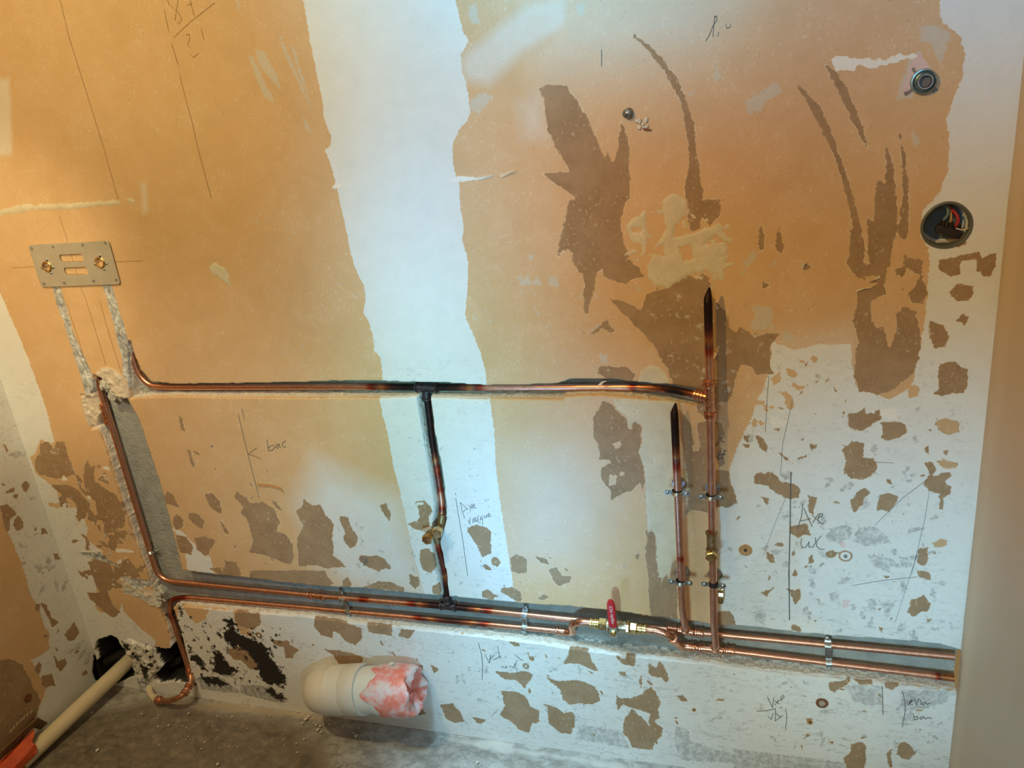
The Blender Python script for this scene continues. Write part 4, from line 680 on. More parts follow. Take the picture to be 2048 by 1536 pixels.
# riser standing off the wall, pinched shut at its top
rt = W(1349, 832, -0.037); rb = W(1367, 1238, -0.037); tee = W(1371, 1262, CY_)
ec = W(1370.5, 1256, -0.022)
pipe_part(upper, [rt, W(1365, 1215, -0.037), ec, tee], 0.0074, 'riser_pipe', rad=[0, 0.02, 0.014, 0])
def pinched(root, p, up=0.026):
    bm = bmesh.new(); seg = 16; rings = []
    for hh, rx, ry, ox in [(0, 0.0074, 0.0074, 0), (0.006, 0.0070, 0.0058, 0), (0.012, 0.0058, 0.0030, 0.0005), (0.017, 0.0042, 0.0013, 0.0014), (0.022, 0.0028, 0.0011, 0.0022), (up, 0.0014, 0.0008, 0.0028)]:
        rings.append([bm.verts.new((p.x+ox+rx*math.cos(2*math.pi*k/seg), p.y+ry*math.sin(2*math.pi*k/seg), p.z+hh)) for k in range(seg)])
    for r0, r1 in zip(rings, rings[1:]):
        for k in range(seg): bm.faces.new((r0[k], r0[(k+1) % seg], r1[(k+1) % seg], r1[k]))
    bm.faces.new(rings[-1]); o = bm_obj('crimped_end', bm, COPPER, root); heat_paint(o, root.location); o['label'] = 'burnt black crimped pipe end'
pinched(upper, rt)
bm = bmesh.new(); lathe(bm, along(ec, tee, 0.30), tee-ec, [(0, 0.0078), (0.001, 0.0098), (0.004, 0.0098), (0.005, 0.0084), (0.018, 0.0086)], 20, cap0=False); bm_obj('socket_ring', bm, SOLDER, upper)

# ---- lower pipe of the pair: up out of the floor, then right to the valve
lowp = empty('copper_pipe', W(345, 1200, CY_), 'copper pipe coming up from the floor hole and running right to the red handled valve', 'copper pipe')
f0 = W(379, 1342, 0.005); q1 = W(341, 1218, CY_-0.004); q2 = W(358, 1197, CY_-0.002)
pipe_part(lowp, [f0, W(362, 1290, 0.008), W(340, 1222, 0.014), W(341, 1199, CY_), W(372, 1194, CY_), W(600, 1214, CY_), W(1112, 1261, CY_)], 0.0070, rad=[0, 0.01, 0.01, 0.020, 0.02, 0.02, 0])
sleeve(lowp, W(1112, 1261, CY_), W(1132, 1264, CY_), 0.0088)
pipe_part(lowp, [W(1130, 1263, CY_), W(1146, 1266, CY_-0.004), W(1143, 1250, -0.004), W(1160, 1243, -0.012), W(1184, 1246, -0.012)], 0.0080, 'crossover_bend', rad=[0, 0.012, 0.016, 0.012, 0], mat=SOLDER)
# bend on the floor with its fittings
fl1 = W(384, 1362, -0.012); fl2 = W(366, 1392, -0.055); fl3 = W(340, 1402, -0.060); fl4 = W(316, 1400, -0.045)
pipe_part(lowp, [f0, fl1, fl2, fl3, fl4], 0.0074, 'floor_bend', rad=[0, 0.02, 0.03, 0.02, 0], mat=SOLDER)
sleeve(lowp, W(377.5, 1337, 0.004), W(380, 1349, 0.0), 0.0090); sleeve(lowp, along(fl1, fl2, 0.22), along(fl1, fl2, 0.50), 0.0092); sleeve(lowp, along(fl1, fl2, 0.60), along(fl1, fl2, 0.92), 0.0092)
sleeve(lowp, along(fl3, fl4, 0.72), along(fl3, fl4, 1.1), 0.0092)
wp = empty('plastic_pipe', fl4, 'short curved white plastic pipe on the floor joined to the copper bend', 'plastic pipe')
bm = bmesh.new(); tube(bm, fillet([fl4+Vector((0.002, 0, 0)), W(303, 1392, -0.03), W(297, 1376, -0.005), W(306, 1362, 0.02)], 0.03), 0.0085, 14, step=0.006); bm_obj('pipe', bm, PVCG, wp)
bm = bmesh.new(); lathe(bm, along(fl4, W(303, 1392, -0.03), 0.15), W(303, 1392, -0.03)-fl4, [(0, 0.0088), (0.001, 0.0105), (0.012, 0.0105), (0.013, 0.009)], 16); bm_obj('collar', bm, PVCG, wp)

# ---- ball valve
vy = -0.012; vl = W(1180, 1245, vy); vr = W(1294, 1259, vy); vd = (vr-vl).normalized(); VL = (vr-vl).length
valve = empty('ball_valve', along(vl, vr, 0.4), 'brass ball valve with a red lever handle set in the copper pipe', 'valve')
def vt(t): return along(vl, vr, t)
bm = bmesh.new(); lathe(bm, vt(0.0), vd, [(0, 0.0085), (0.001, 0.0115), (0.005, 0.0115), (0.006, 0.0100), (0.010, 0.0100), (0.011, 0.0122), (0.015, 0.0122), (0.016, 0.0105), (0.020, 0.0105)], 22); bm_obj('left_union', bm, BRASS, valve)
bm = bmesh.new(); lathe(bm, vt(0.16), vd, [(0, 0.0118), (0.0015, 0.0138), (VL*0.13, 0.0138), (VL*0.145, 0.012)], 6, rot=0.4); bm_obj('left_nut', bm, BRASS, valve, ang=25)
bm = bmesh.new(); lathe(bm, vt(0.30), vd, [(0, 0.010), (0.001, 0.0125), (VL*0.08, 0.0125), (VL*0.10, 0.0145), (VL*0.22, 0.0145), (VL*0.26, 0.0125), (VL*0.34, 0.0125), (VL*0.35, 0.010)], 24); bm_obj('valve_body', bm, simple('nickel_brass', (0.66, 0.62, 0.50), (0.5, 0.45, 0.33), 0.35, 1.0, 60, 0.05), valve)
bm = bmesh.new(); lathe(bm, vt(0.64), vd, [(0, 0.0118), (0.0012, 0.0142), (VL*0.05, 0.0142), (VL*0.06, 0.0118)], 6, rot=0.1); bm_obj('retaining_ring', bm, BRASS, valve, ang=25)
bm = bmesh.new(); lathe(bm, vt(0.71), vd, [(0, 0.0118), (0.0015, 0.0138), (VL*0.11, 0.0138), (VL*0.125, 0.012)], 6, rot=0.7); bm_obj('right_nut', bm, BRASS, valve, ang=25)
bm = bmesh.new(); lathe(bm, vt(0.84), vd, [(0, 0.0105), (0.004, 0.0105), (0.005, 0.0122), (0.008, 0.0122), (0.009, 0.010), (0.013, 0.010), (0.014, 0.0115), (0.018, 0.0115), (0.019, 0.0085)], 22); bm_obj('right_union', bm, BRASS, valve)
sp = vt(0.40); stem_end = sp+Vector((0, -0.030, 0))
bm = bmesh.new(); lathe(bm, sp+Vector((0, -0.010, 0)), (0, -1, 0), [(0, 0.007), (0.008, 0.007), (0.009, 0.0055), (0.013, 0.0055)], 16); bm_obj('stem', bm, BRASS, valve)
# lever: steel strap over the stem, dipped in red vinyl
hy = sp.y-0.024; top = W(1221, 1200, hy-0.014); pv = W(1227, 1266, hy)
def strap(bm, path, w, t, axis=Vector((1, 0, 0)), round_end=False, mat=0):
    """flat bar swept along a path, width along axis"""
    n = len(path); rows = []
    for i, p in enumerate(path):
        d = (Vector(path[min(i+1, n-1)])-Vector(path[max(i-1, 0)])).normalized(); nn = d.cross(axis).normalized(); ax = nn.cross(d).normalized()
        ww = w[i] if isinstance(w, (list, tuple)) else w; tt = t[i] if isinstance(t, (list, tuple)) else t
        rows.append([bm.verts.new(Vector(p)+ax*sx*ww/2+nn*sy*tt/2) for sx, sy in ((-1, -1), (1, -1), (1, 1), (-1, 1))])
    for r0, r1 in zip(rows, rows[1:]):
        for k in range(4): bm.faces.new((r0[k], r0[(k+1) % 4], r1[(k+1) % 4], r1[k])).material_index = mat
    bm.faces.new(rows[0]).material_index = mat; bm.faces.new(rows[-1]).material_index = mat
up = (top-pv); U = up.normalized()
bm = bmesh.new(); strap(bm, [pv-U*0.015, pv-U*0.0135, pv+U*0.004, pv+U*0.018], [0.010, 0.0160, 0.0165, 0.015], 0.0022, Vector((1, 0, 0))); lever = bm_obj('lever', bm, ZINC, valve, smooth=False)
bm = bmesh.new(); lathe(bm, pv+Vector((0, -0.001, 0)), (0, -1, 0), [(0, 0.0062), (0.001, 0.0066), (0.004, 0.0066), (0.0045, 0.006)], 6); lathe(bm, pv+Vector((0, -0.004, 0)), (0, -1, 0), [(0, 0.0036), (0.004, 0.0036), (0.0045, 0.003)], 12); bm_obj('stem_nut', bm, BRASS, valve, ang=25)
bm = bmesh.new(); L = up.length; sec = []
Wd = [(0.19, 0.013), (0.22, 0.0170), (0.28, 0.0182), (0.5, 0.0180), (0.84, 0.0176), (0.91, 0.0158), (0.96, 0.0125), (0.99, 0.0075), (1.0, 0.003)]
X = Vector((1, 0, 0)); X = (X-U*X.dot(U)).normalized(); Yn = U.cross(X); rows = []
for t, w in Wd:
    c0 = pv+U*L*t; rows.append([bm.verts.new(c0+X*(w/2)*math.copysign(abs(math.cos(q))**0.6, math.cos(q))+Yn*0.0032*math.copysign(abs(math.sin(q))**0.8, math.sin(q))) for q in [2*math.pi*k/20 for k in range(20)]])
for r0, r1 in zip(rows, rows[1:]):
    for k in range(20): bm.faces.new((r0[k], r0[(k+1) % 20], r1[(k+1) % 20], r1[k]))
bm.faces.new(rows[0]); bm.faces.new(rows[-1]); sleeve_o = bm_obj('handle_sleeve', bm, RED, valve); sleeve_o['label'] = 'red vinyl lever sleeve with white print'
# white print running along the sleeve
txt = bpy.data.curves.new('lever_print', 'FONT'); txt.body = '. angeler ACS'; txt.size = 0.0098; txt.extrude = 0.0003; txt.align_x = 'CENTER'; txt.align_y = 'CENTER'
to = bpy.data.objects.new('lever_print', txt); col.objects.link(to); deps = bpy.context.evaluated_depsgraph_get(); me = bpy.data.meshes.new_from_object(to.evaluated_get(deps)); bpy.data.objects.remove(to)
fn = Yn if Yn.y < 0 else -Yn
mt = Matrix((U, fn.cross(U), fn)).transposed().to_4x4(); mt.translation = pv+U*L*0.56+fn*0.0031; me.transform(Matrix.Translation(-valve.location) @ mt)
link('lever_print', me, WHITEINK, valve)['label'] = 'white printed lettering'

# ---- right part after the valve: riser and the top pipe
cold = empty('copper_pipe', W(1424, 1290, CY_), 'copper pipe from the valve with the tall right riser and the top horizontal run', 'copper pipe')
pipe_part(cold, [W(1292, 1259, vy), W(1318, 1262, -0.014), W(1337, 1270, -0.016), W(1350, 1281, -0.006), W(1357, 1290, 0.010), W(1372, 1294, CY_)], 0.0078, 'crossover_bend', rad=[0, 0.01, 0.012, 0.012, 0.012, 0], mat=SOLDER)
bm = bmesh.new(); lathe(bm, W(1345, 1276, -0.012), W(1351, 1285, 0.002)-W(1345, 1276, -0.012), [(0, 0.0085), (0.001, 0.0105), (0.004, 0.0105), (0.006, 0.0092), (0.012, 0.0095)], 20); bm_obj('socket_ring', bm, SOLDER, cold)
pipe_part(cold, [W(1358, 1292, CY_), W(1424, 1297, CY_), W(1908, 1356, CY_)], 0.0072)
sleeve(cold, W(1360, 1291.5, CY_), W(1392, 1294.5, CY_), 0.0090, beads=4); sleeve(cold, W(1396, 1294.8, CY_), W(1448, 1300, CY_), 0.0092, 'tee_fitting'); sleeve(cold, W(1450, 1300, CY_), W(1470, 1302, CY_), 0.0090)
t2 = W(1430, 1298, CY_); rb2 = W(1430, 1262, -0.037); top2 = W(1416, 604, -0.037)
ec = W(1432, 1294, -0.022)
pipe_part(cold, [top2, W(1420, 790, -0.037), W(1428, 1245, -0.037), ec, t2], 0.0074, 'riser_pipe', rad=[0, 0.001, 0.02, 0.014, 0]); pinched(cold, top2)
bm = bmesh.new(); lathe(bm, along(ec, t2, 0.30), t2-ec, [(0, 0.0078), (0.001, 0.0098), (0.004, 0.0098), (0.005, 0.0084), (0.018, 0.0086)], 20, cap0=False); bm_obj('socket_ring', bm, SOLDER, cold)
sleeve(cold, W(1418, 758, -0.037), W(1420.5, 838, -0.037), 0.0090, 'tee_fitting')
sleeve(cold, W(1418, 764, -0.037), W(1418.6, 774, -0.037), 0.0094, 'bead_ring'); sleeve(cold, W(1420.2, 822, -0.037), W(1420.6, 834, -0.037), 0.0094, 'bead_ring')
jt = W(1420, 796, -0.037); ja = W(1388, 788, -0.028)
sleeve(cold, ja, along(ja, jt, 0.92), 0.0090, 'branch_socket', beads=4)
tr = [W(252, 676, 0.022), W(262, 706, 0.016), W(277, 748, CY_), W(300, 772, CY_), W(340, 774, CY_), W(700, 773, CY_), W(852, 775, CY_), W(1240, 774, CY_), W(1300, 775, 0.012), W(1350, 780, -0.012), W(1392, 789, -0.029), along(ja, jt, 0.5)]
pipe_part(cold, tr, 0.0071, 'top_pipe', rad=[0, 0.02, 0.03, 0.03, 0.02, 0.02, 0.02, 0.03, 0.04, 0.04, 0.02, 0])
sleeve(cold, W(830, 774, CY_), W(876, 776, CY_), 0.0090, 'tee_fitting', BURNT); sleeve(cold, W(852, 778, CY_), W(853, 800, CY_), 0.0088, 'branch_socket', BURNT)
pipe_part(cold, [W(852, 778, CY_), W(864, 880, CY_), W(879, 970, CY_), W(884, 1010, 0.016), W(883, 1036, 0.010), W(878, 1054, 0.002)], 0.0068, 'branch_pipe', rad=[0, 0.02, 0.02, 0.02, 0.02, 0])
o2 = W(880, 1056, -0.004); bm = bmesh.new(); tube(bm, fillet([W(884, 1028, 0.010), W(881, 1054, 0.004), o2+Vector((0, -0.012, 0))], 0.012), 0.0086, 14, step=0.004); bm_obj('elbow_fitting', bm, OLDBRASS, cold)
hexcap(cold, o2+Vector((0, -0.010, 0)), (0.02, -1, 0), 0.0125, 0.015)
# brass outlet on the right riser
o3 = W(1424, 1103, -0.037); sleeve(cold, W(1423, 1062, -0.037), W(1424, 1102, -0.037), 0.0098, 'brass_tee', OLDBRASS)
bm = bmesh.new(); lathe(bm, o3+Vector((0, 0.0, 0)), (0, -1, 0), [(0, 0.0098), (0.010, 0.0098), (0.011, 0.0115), (0.013, 0.0115)], 18); bm_obj('outlet_neck', bm, OLDBRASS, cold)
hexcap(cold, o3+Vector((0, -0.013, 0)), (0, -1, 0), 0.0118, 0.010)

# ------------------------------------------------------------------ clamps
def screw(bm, p, axis, r=0.0034, mat=0):
    lathe(bm, p, axis, [(0, r), (0.0012, r), (0.0022, r*0.55)], 14, mat=mat)
def collar_clamp(name, px, label, zaxis=Vector((0, 0, 1)), y=-0.037, base=0.0, rp=0.0078, rosette=0.0145, mat=None):
    p = W(px[0], px[1], y); t = empty(name, (p.x, base, p.z), label, 'pipe clamp', 'round base pipe clamps on the risers')
    bm = bmesh.new(); b0 = Vector((p.x+0.001, base, p.z)); lathe(bm, b0, (0, -1, 0), [(0, rosette), (0.003, rosette), (0.0042, rosette*0.86), (0.0042, rosette*0.78), (0.0020, rosette*0.70), (0.0016, rosette*0.4)], 28, cap1=True); bm_obj('base_disc', bm, ZINC, t)
    bm = bmesh.new(); lathe(bm, b0+Vector((0, -0.001, 0)), (0, -1, 0), [(0, 0.003), (base-y-rp-0.002, 0.003)], 10); bm_obj('stud', bm, ZINC, t)
    bm = bmesh.new(); lathe(bm, p-zaxis*0.0045, zaxis, [(0, rp+0.0003), (0, rp+0.0012), (0.009, rp+0.0012), (0.009, rp+0.0003)], 22, False, False); bm_obj('rubber_lining', bm, DARK, t)
    bm = bmesh.new(); lathe(bm, p-zaxis*0.006, zaxis, [(0, rp+0.0013), (0, rp+0.0020), (0.0018, rp+0.0032), (0.0036, rp+0.0022), (0.0054, rp+0.0034), (0.0072, rp+0.0022), (0.0085, rp+0.0020), (0.0085, rp+0.0013)], 26, False, False); bm_obj('ring', bm, ZINC, t)
    for s in (-1, 1):
        bm = bmesh.new(); e0 = p+Vector((s*(rp+0.0015), -0.001, -0.001)); P = [e0, e0+Vector((s*0.006, 0, 0)), e0+Vector((s*0.012, 0, 0)), e0+Vector((s*0.0145, 0, 0))]
        strap(bm, P, [0.0085, 0.0095, 0.0090, 0.0045], 0.0022, Vector((0, 0, 1))); ear = bm_obj('ear', bm, ZINC, t, smooth=False)
        bm = bmesh.new(); screw(bm, e0+Vector((s*0.0085, -0.0011, 0)), (0, -1, 0)); ear['_base'] = list(t.location)
        so = bm_obj('screw', bm, ZINC, t); so.parent = ear
    return t
collar_clamp('pipe_clamp', (1354, 984), 'round base clamp holding the left riser, upper of its two clamps')
collar_clamp('pipe_clamp', (1422, 992), 'round base clamp high on the right riser above the brass outlet')
collar_clamp('pipe_clamp', (1361, 1163), 'round base clamp on the left riser, lower of its two clamps')
cl = collar_clamp('pipe_clamp', (1427, 1168), 'clamp low on the right riser with its front half missing beside a yellow bracket')
for ch_ in list(cl.children):
    if ch_.name.split('.')[0] in ('ring',): bpy.data.objects.remove(ch_)
# small ring clamp in the left chase
p = W(301, 1104, CY_); t = empty('pipe_clamp', (p.x, 0.034, p.z), 'small ring clamp around the left riser in the vertical chase', 'pipe clamp')
dd = (W(304, 1115, CY_)-W(298, 1095, CY_)).normalized()
bm = bmesh.new(); lathe(bm, p-dd*0.005, dd, [(0, 0.0076), (0, 0.009), (0.002, 0.0105), (0.004, 0.009), (0.006, 0.0105), (0.008, 0.009), (0.009, 0.0076)], 24, False, False); bm_obj('ring', bm, ZINC, t)
bm = bmesh.new(); lathe(bm, Vector((p.x, 0.036, p.z)), (0, -1, 0), [(0, 0.004), (0.009, 0.004)], 10); bm_obj('stud', bm, ZINC, t)
for s in (-1, 1):
    bm = bmesh.new(); e0 = p+Vector((s*0.0085, 0.004, 0.001)); strap(bm, [e0, e0+Vector((s*0.005, 0.001, 0)), e0+Vector((s*0.010, 0.001, 0)), e0+Vector((s*0.0125, 0.001, 0))], [0.008, 0.009, 0.008, 0.004], 0.002, Vector((0, 0, 1)))
    screw(bm, e0+Vector((s*0.007, 0, 0)), (0, -1, 0)); bm_obj('ear', bm, ZINC, t)
# saddle clamps over both lower pipes
def saddle(x1, u1, u2, v1, v2, label, slant=0.0, mat=ZINC):
    pa = W(u1, v1, CY_); pb = W(u2, v2, CY_); r = 0.0088; yb = 0.0345; w = 0.0125; xm = pa.x; path = []
    def P(z, y): f_ = (z-pb.z)/(pa.z-pb.z); path.append(Vector((pb.x+(pa.x-pb.x)*f_, y, z)))
    P(pa.z+r+0.014, 0.021); P(pa.z+r+0.004, 0.021); P(pa.z+r, 0.019)
    for k in range(7):
        q = math.pi/2-math.pi*k/6; P(pa.z+r*math.sin(q), CY_-r*math.cos(q))
    P((pa.z+pb.z)/2, CY_-0.0005)
    for k in range(7):
        q = math.pi/2-math.pi*k/6; P(pb.z+r*math.sin(q), CY_-r*math.cos(q))
    P(pb.z-r, 0.019); P(pb.z-r-0.004, 0.021); P(pb.z-r-0.011, 0.021)
    t = empty('saddle_clamp', (pa.x, yb, (pa.z+pb.z)/2), label, 'pipe clamp', 'zinc saddle clamps over the pair of pipes')
    bm = bmesh.new(); strap(bm, path, [w*0.5, w*0.95]+[w]*(len(path)-4)+[w*0.95, w*0.5], 0.0016); bm_obj('strap', bm, mat, t, ang=30)
    bm = bmesh.new(); off = Vector((0, -0.0016, 0)); strap(bm, [q+off*0.6 for q in path[2:-2]], 0.004, 0.0012); bm_obj('rib', bm, mat, t, ang=30)
    for pp in (path[0]+Vector((0, 0.0, -0.006)), path[-1]+Vector((0, 0, 0.005))):
        bm = bmesh.new(); screw(bm, pp+Vector((0, -0.0006, 0)), (0, -1, 0), 0.0038); bm_obj('screw', bm, ZINC, t)
    bm = bmesh.new(); lathe(bm, Vector((path[0].x, 0.037, path[0].z-0.006)), (0, -1, 0), [(0, 0.003), (0.016, 0.003)], 8); bm_obj('spacer', bm, ZINC, t)
    return t
saddle(0, 687, 697, 1198, 1223, 'dark zinc saddle clamp on the pair of pipes right of the coupling')
saddle(0, 1050, 1049, 1229, 1256, 'shiny zinc saddle clamp on the pair of pipes left of the valve')
saddle(0, 1656, 1658, 1291, 1326, 'shiny zinc saddle clamp on the pair of pipes near the right wall')
# yellow double bracket hanging beside the right riser
t = empty('saddle_clamp', W(1442, 1195, 0), 'shiny yellow metal bracket hanging loose beside the right riser', 'pipe clamp')
c = W(1441, 1176, -0.012); path = [c+Vector((0, y, z)) for y, z in [(0, 0.006), (0, -0.002), (-0.001, -0.004), (-0.006, -0.008), (-0.008, -0.014), (-0.006, -0.020), (0, -0.024), (0, -0.029), (0, -0.034), (0, -0.038)]]
bm = bmesh.new(); strap(bm, path, [0.006, 0.0105]+[0.0105]*7+[0.005], 0.0014); bm_obj('strap', bm, ZINCY, t, ang=30)
bm = bmesh.new(); screw(bm, c+Vector((0, -0.0008, 0.001)), (0, -1, 0), 0.0036); bm_obj('screw', bm, ZINC, t)
bm = bmesh.new(); lathe(bm, c+Vector((0, -0.0007, -0.032)), (0, -1, 0), [(0, 0.0028), (0.0003, 0.0028)], 12); bm_obj('screw_hole', bm, OLDBRASS, t)
bm = bmesh.new(); lathe(bm, c+Vector((0, 0.012, 0.001)), (0, -1, 0), [(0, 0.002), (0.012, 0.002)], 8); bm_obj('spacer', bm, ZINC, t)

# ------------------------------------------------------------------ steel bracket for the mixer
pl = [W(56.5, 490.5, -0.004), W(216.5, 482, -0.004), W(240.6, 568, -0.004), W(83, 574, -0.004)]
PX0 = (pl[0].x+pl[3].x)/2; PX1 = (pl[1].x+pl[2].x)/2; PZ1 = (pl[0].z+pl[1].z)/2; PZ0 = (pl[2].z+pl[3].z)/2
brk = empty('mixer_bracket', ((PX0+PX1)/2, 0, (PZ0+PZ1)/2), 'rectangular steel mixer bracket with two round sockets screwed to the ochre wall', 'bracket')
def rrect(cx_, cz_, w, h, r, n=5):
    P = []
    for (sx, sz, a0) in ((1, 1, 0), (-1, 1, 90), (-1, -1, 180), (1, -1, 270)):
        for k in range(n+1):
            q = math.radians(a0+90*k/n); P.append((cx_+sx*(w/2-r)+r*math.cos(q), cz_+sz*(h/2-r)+r*math.sin(q)))
    return P
def circ(cx_, cz_, r, n=20): return [(cx_+r*math.cos(2*math.pi*k/n), cz_+r*math.sin(2*math.pi*k/n)) for k in range(n)]
bw, bh = PX1-PX0, PZ1-PZ0; bcx, bcz = (PX0+PX1)/2, (PZ0+PZ1)/2
sock = [W(94, 533, -0.006), W(200, 525, -0.006)]
holes = []
for u, v in ((64, 497), (107, 494), (166, 490), (211, 486), (89, 568), (129, 566), (188, 562), (233, 560)):
    q = W(u, v, -0.004); holes.append((q.x, q.z))
slots = []
for (a_, b_, c_, d_) in (((118, 509), (167, 507), (168, 523), (123, 526)), ((127, 535), (174, 533), (177, 549), (131, 552))):
    q = [W(*k_, -0.004) for k_ in (a_, b_, c_, d_)]; slots.append(((q[0].x+q[2].x)/2+0.000, sum(k_.z for k_ in q)/4, (q[1].x-q[0].x+q[2].x-q[3].x)/2, (q[0].z+q[1].z-q[2].z-q[3].z)/2))
def plate_from_curve(name, outer, inners, thick, y0, mat, root):
    cu = bpy.data.curves.new(name, 'CURVE'); cu.dimensions = '2D'; cu.fill_mode = 'BOTH'; cu.extrude = thick/2; cu.bevel_depth = 0.0004; cu.bevel_resolution = 1
    for P in [outer]+inners:
        sp_ = cu.splines.new('POLY'); sp_.points.add(len(P)-1); sp_.use_cyclic_u = True
        for k, (x, z) in enumerate(P): sp_.points[k].co = (x, z, 0, 1)
    to = bpy.data.objects.new(name, cu); col.objects.link(to); me = bpy.data.meshes.new_from_object(to.evaluated_get(bpy.context.evaluated_depsgraph_get())); bpy.data.objects.remove(to)
    me.transform(Matrix(((1, 0, 0, -root.location.x), (0, 0, -1, y0-root.location.y), (0, 1, 0, -root.location.z), (0, 0, 0, 1))))
    return link(name, me, mat, root)
plate_from_curve('plate', rrect(bcx, bcz, bw, bh, 0.006), [rrect(a_, b_, c_, d_, 0.006) for a_, b_, c_, d_ in slots]+[circ(x, z, 0.0019, 12) for x, z in holes]+[circ(q.x, q.z, 0.0095) for q in sock], 0.0022, -0.0035, STEEL, brk)
for (x, z) in holes:
    bm = bmesh.new(); lathe(bm, (x, -0.0046, z), (0, -1, 0), [(0, 0.0038), (0.0011, 0.0034), (0.0012, 0.0022), (-0.001, 0.0018)], 16, False, False); bm_obj('screw_eyelet', bm, ZINC, brk)
for i_, q in enumerate(sock):
    bm = bmesh.new(); lathe(bm, (q.x, 0.010, q.z), (0, -1, 0), [(0, 0.0115), (0.0165, 0.0125), (0.0180, 0.0125), (0.0186, 0.0118), (0.0186, 0.0096), (0.002, 0.0090)], 30, False, True)
    so = bm_obj('threaded_socket', bm, BRASS, brk)
    so['_base'] = list(brk.location); bm = bmesh.new(); lathe(bm, (q.x, 0.006, q.z), (0, -1, 0), [(0, 0.0088), (0.0035, 0.0088), (0.0036, 0.0070)], 20); bm_obj('bore', bm, OLDBRASS if i_ == 0 else DARK, so)  # disc added to darken the socket mouth, standing in for shade
    if i_ == 0:
        bm = bmesh.new(); box(bm, (q.x, -0.003, q.z), 0.018, 0.003, 0.0022); so['_base'] = list(brk.location); bo = bm_obj('cross_bar', bm, ZINC, so)
    for ang in (75, 190, 350, 290):
        x = q.x+0.0158*math.cos(math.radians(ang)); z = q.z+0.0158*math.sin(math.radians(ang))
        bm = bmesh.new(); lathe(bm, (x, -0.0046, z), (0, -1, 0), [(0, 0.0036), (0.0012, 0.0036), (0.0024, 0.0028), (0.0031, 0.0012)], 14); bm_obj('bolt', bm, ZINC, brk)

# ------------------------------------------------------------------ round junction box with its wires
bxo = empty('junction_box', (box_c.x, 0.0, box_c.z), 'round open electrical box with connector block and wires in the right wall strip', 'electrical box')
bm = bmesh.new(); lathe(bm, (box_c.x, 0.044, box_c.z), (0, -1, 0), [(0, 0.0325), (0.0445, 0.0330), (0.0460, 0.0340), (0.0466, 0.0352), (0.0455, 0.0375), (0.0430, 0.0380), (0.0415, 0.0345), (0.001, 0.0340)], 48, True, False)
for v in bm.verts:
    a_ = math.atan2(v.co.z-box_c.z, v.co.x-box_c.x)
    if v.co.y < 0.03: v.co.x += 0.0; v.co.z += -0.0012*math.cos(2*a_)*(1 if abs(v.co.z-box_c.z) > 0.02 else 0)
cup = bm_obj('cup', bm, GREYPL, bxo)
bx0 = box_c+Vector((0.006, 0.016, -0.006)); ax = Vector((0.94, 0, -0.33)).normalized(); ay = Vector((0, 1, 0)); az = ax.cross(ay)
bm = bmesh.new(); box(bm, bx0+Vector((0, 0, -0.006)), 0.040, 0.010, 0.012, (ax, ay, az), 0.001)
for k in range(3):
    lathe(bm, bx0+ax*(-0.010+0.012*k)+Vector((0, 0, 0.000)), (0.1, -0.2, 1), [(0, 0.0048), (0.009, 0.0046), (0.010, 0.0036)], 14)
conn = bm_obj('connector_block', bm, simple('dark_bakelite', (0.030, 0.018, 0.018), (0.015, 0.010, 0.010), 0.35), bxo)
for nm, mat_, pts_, r_ in (('blue_wire', simple('blue_green_wire', (0.16, 0.26, 0.24), rough=0.4), [(-0.004, 0.016, 0.004), (0.003, 0.010, 0.016), (0.002, 0.012, 0.026), (-0.006, 0.03, 0.029)], 0.0021),
                           ('yellow_wire', simple('yellow_wire', (0.55, 0.33, 0.12), rough=0.4), [(0.007, 0.016, 0.000), (0.0085, 0.012, 0.010), (0.007, 0.016, 0.020), (0.003, 0.03, 0.027)], 0.0018),
                           ('red_wire', simple('red_wire', (0.55, 0.035, 0.045), rough=0.4), [(0.0165, 0.014, -0.004), (0.019, 0.010, 0.008), (0.014, 0.014, 0.018), (0.003, 0.03, 0.026)], 0.0024),
                           ('bare_wire', simple('frayed_thread', (0.78, 0.62, 0.48), rough=0.6), [(0.015, 0.008, -0.006), (0.022, 0.004, -0.008), (0.027, 0.000, -0.007), (0.031, -0.003, -0.004)], 0.0010)):
    bm = bmesh.new(); tube(bm, fillet([box_c+Vector(p_) for p_ in pts_], 0.008), r_, 10, step=0.003); bm_obj(nm, bm, mat_, bxo)

# ------------------------------------------------------------------ threaded pipe stub with its flange, upper right
fc = W(1848, 163, -0.006); stub = empty('pipe_stub', (fc.x, 0, fc.z), 'round plated pipe stub with flange sticking out of the wall beside the white skim strip', 'pipe stub')
bm = bmesh.new(); lathe(bm, (fc.x, 0.004, fc.z), (0, -1, 0), [(0, 0.0185), (0.010, 0.0185), (0.012, 0.0180), (0.0125, 0.0160), (0.0085, 0.0150), (0.006, 0.0118)], 36, False, True); bm_obj('flange', bm, simple('dull_green_zinc', (0.40, 0.46, 0.42), (0.25, 0.29, 0.26), 0.4, 0.9, 110, 0.1), stub)
bm = bmesh.new(); lathe(bm, (fc.x+0.001, 0.0, fc.z), (0, -1, 0), [(0, 0.0112), (0.014, 0.0112), (0.0152, 0.0104), (0.0152, 0.0090), (0.004, 0.0085)], 30, False, True); bm_obj('inner_sleeve', bm, ZINC, stub)
bm = bmesh.new(); lathe(bm, (fc.x+0.001, 0.0, fc.z), (0, -1, 0), [(0, 0.0084), (0.0075, 0.0084), (0.008, 0.0080)], 24, False, True); bm_obj('rubber_core', bm, simple('grey_brown_core', (0.16, 0.13, 0.11), rough=0.6), stub)
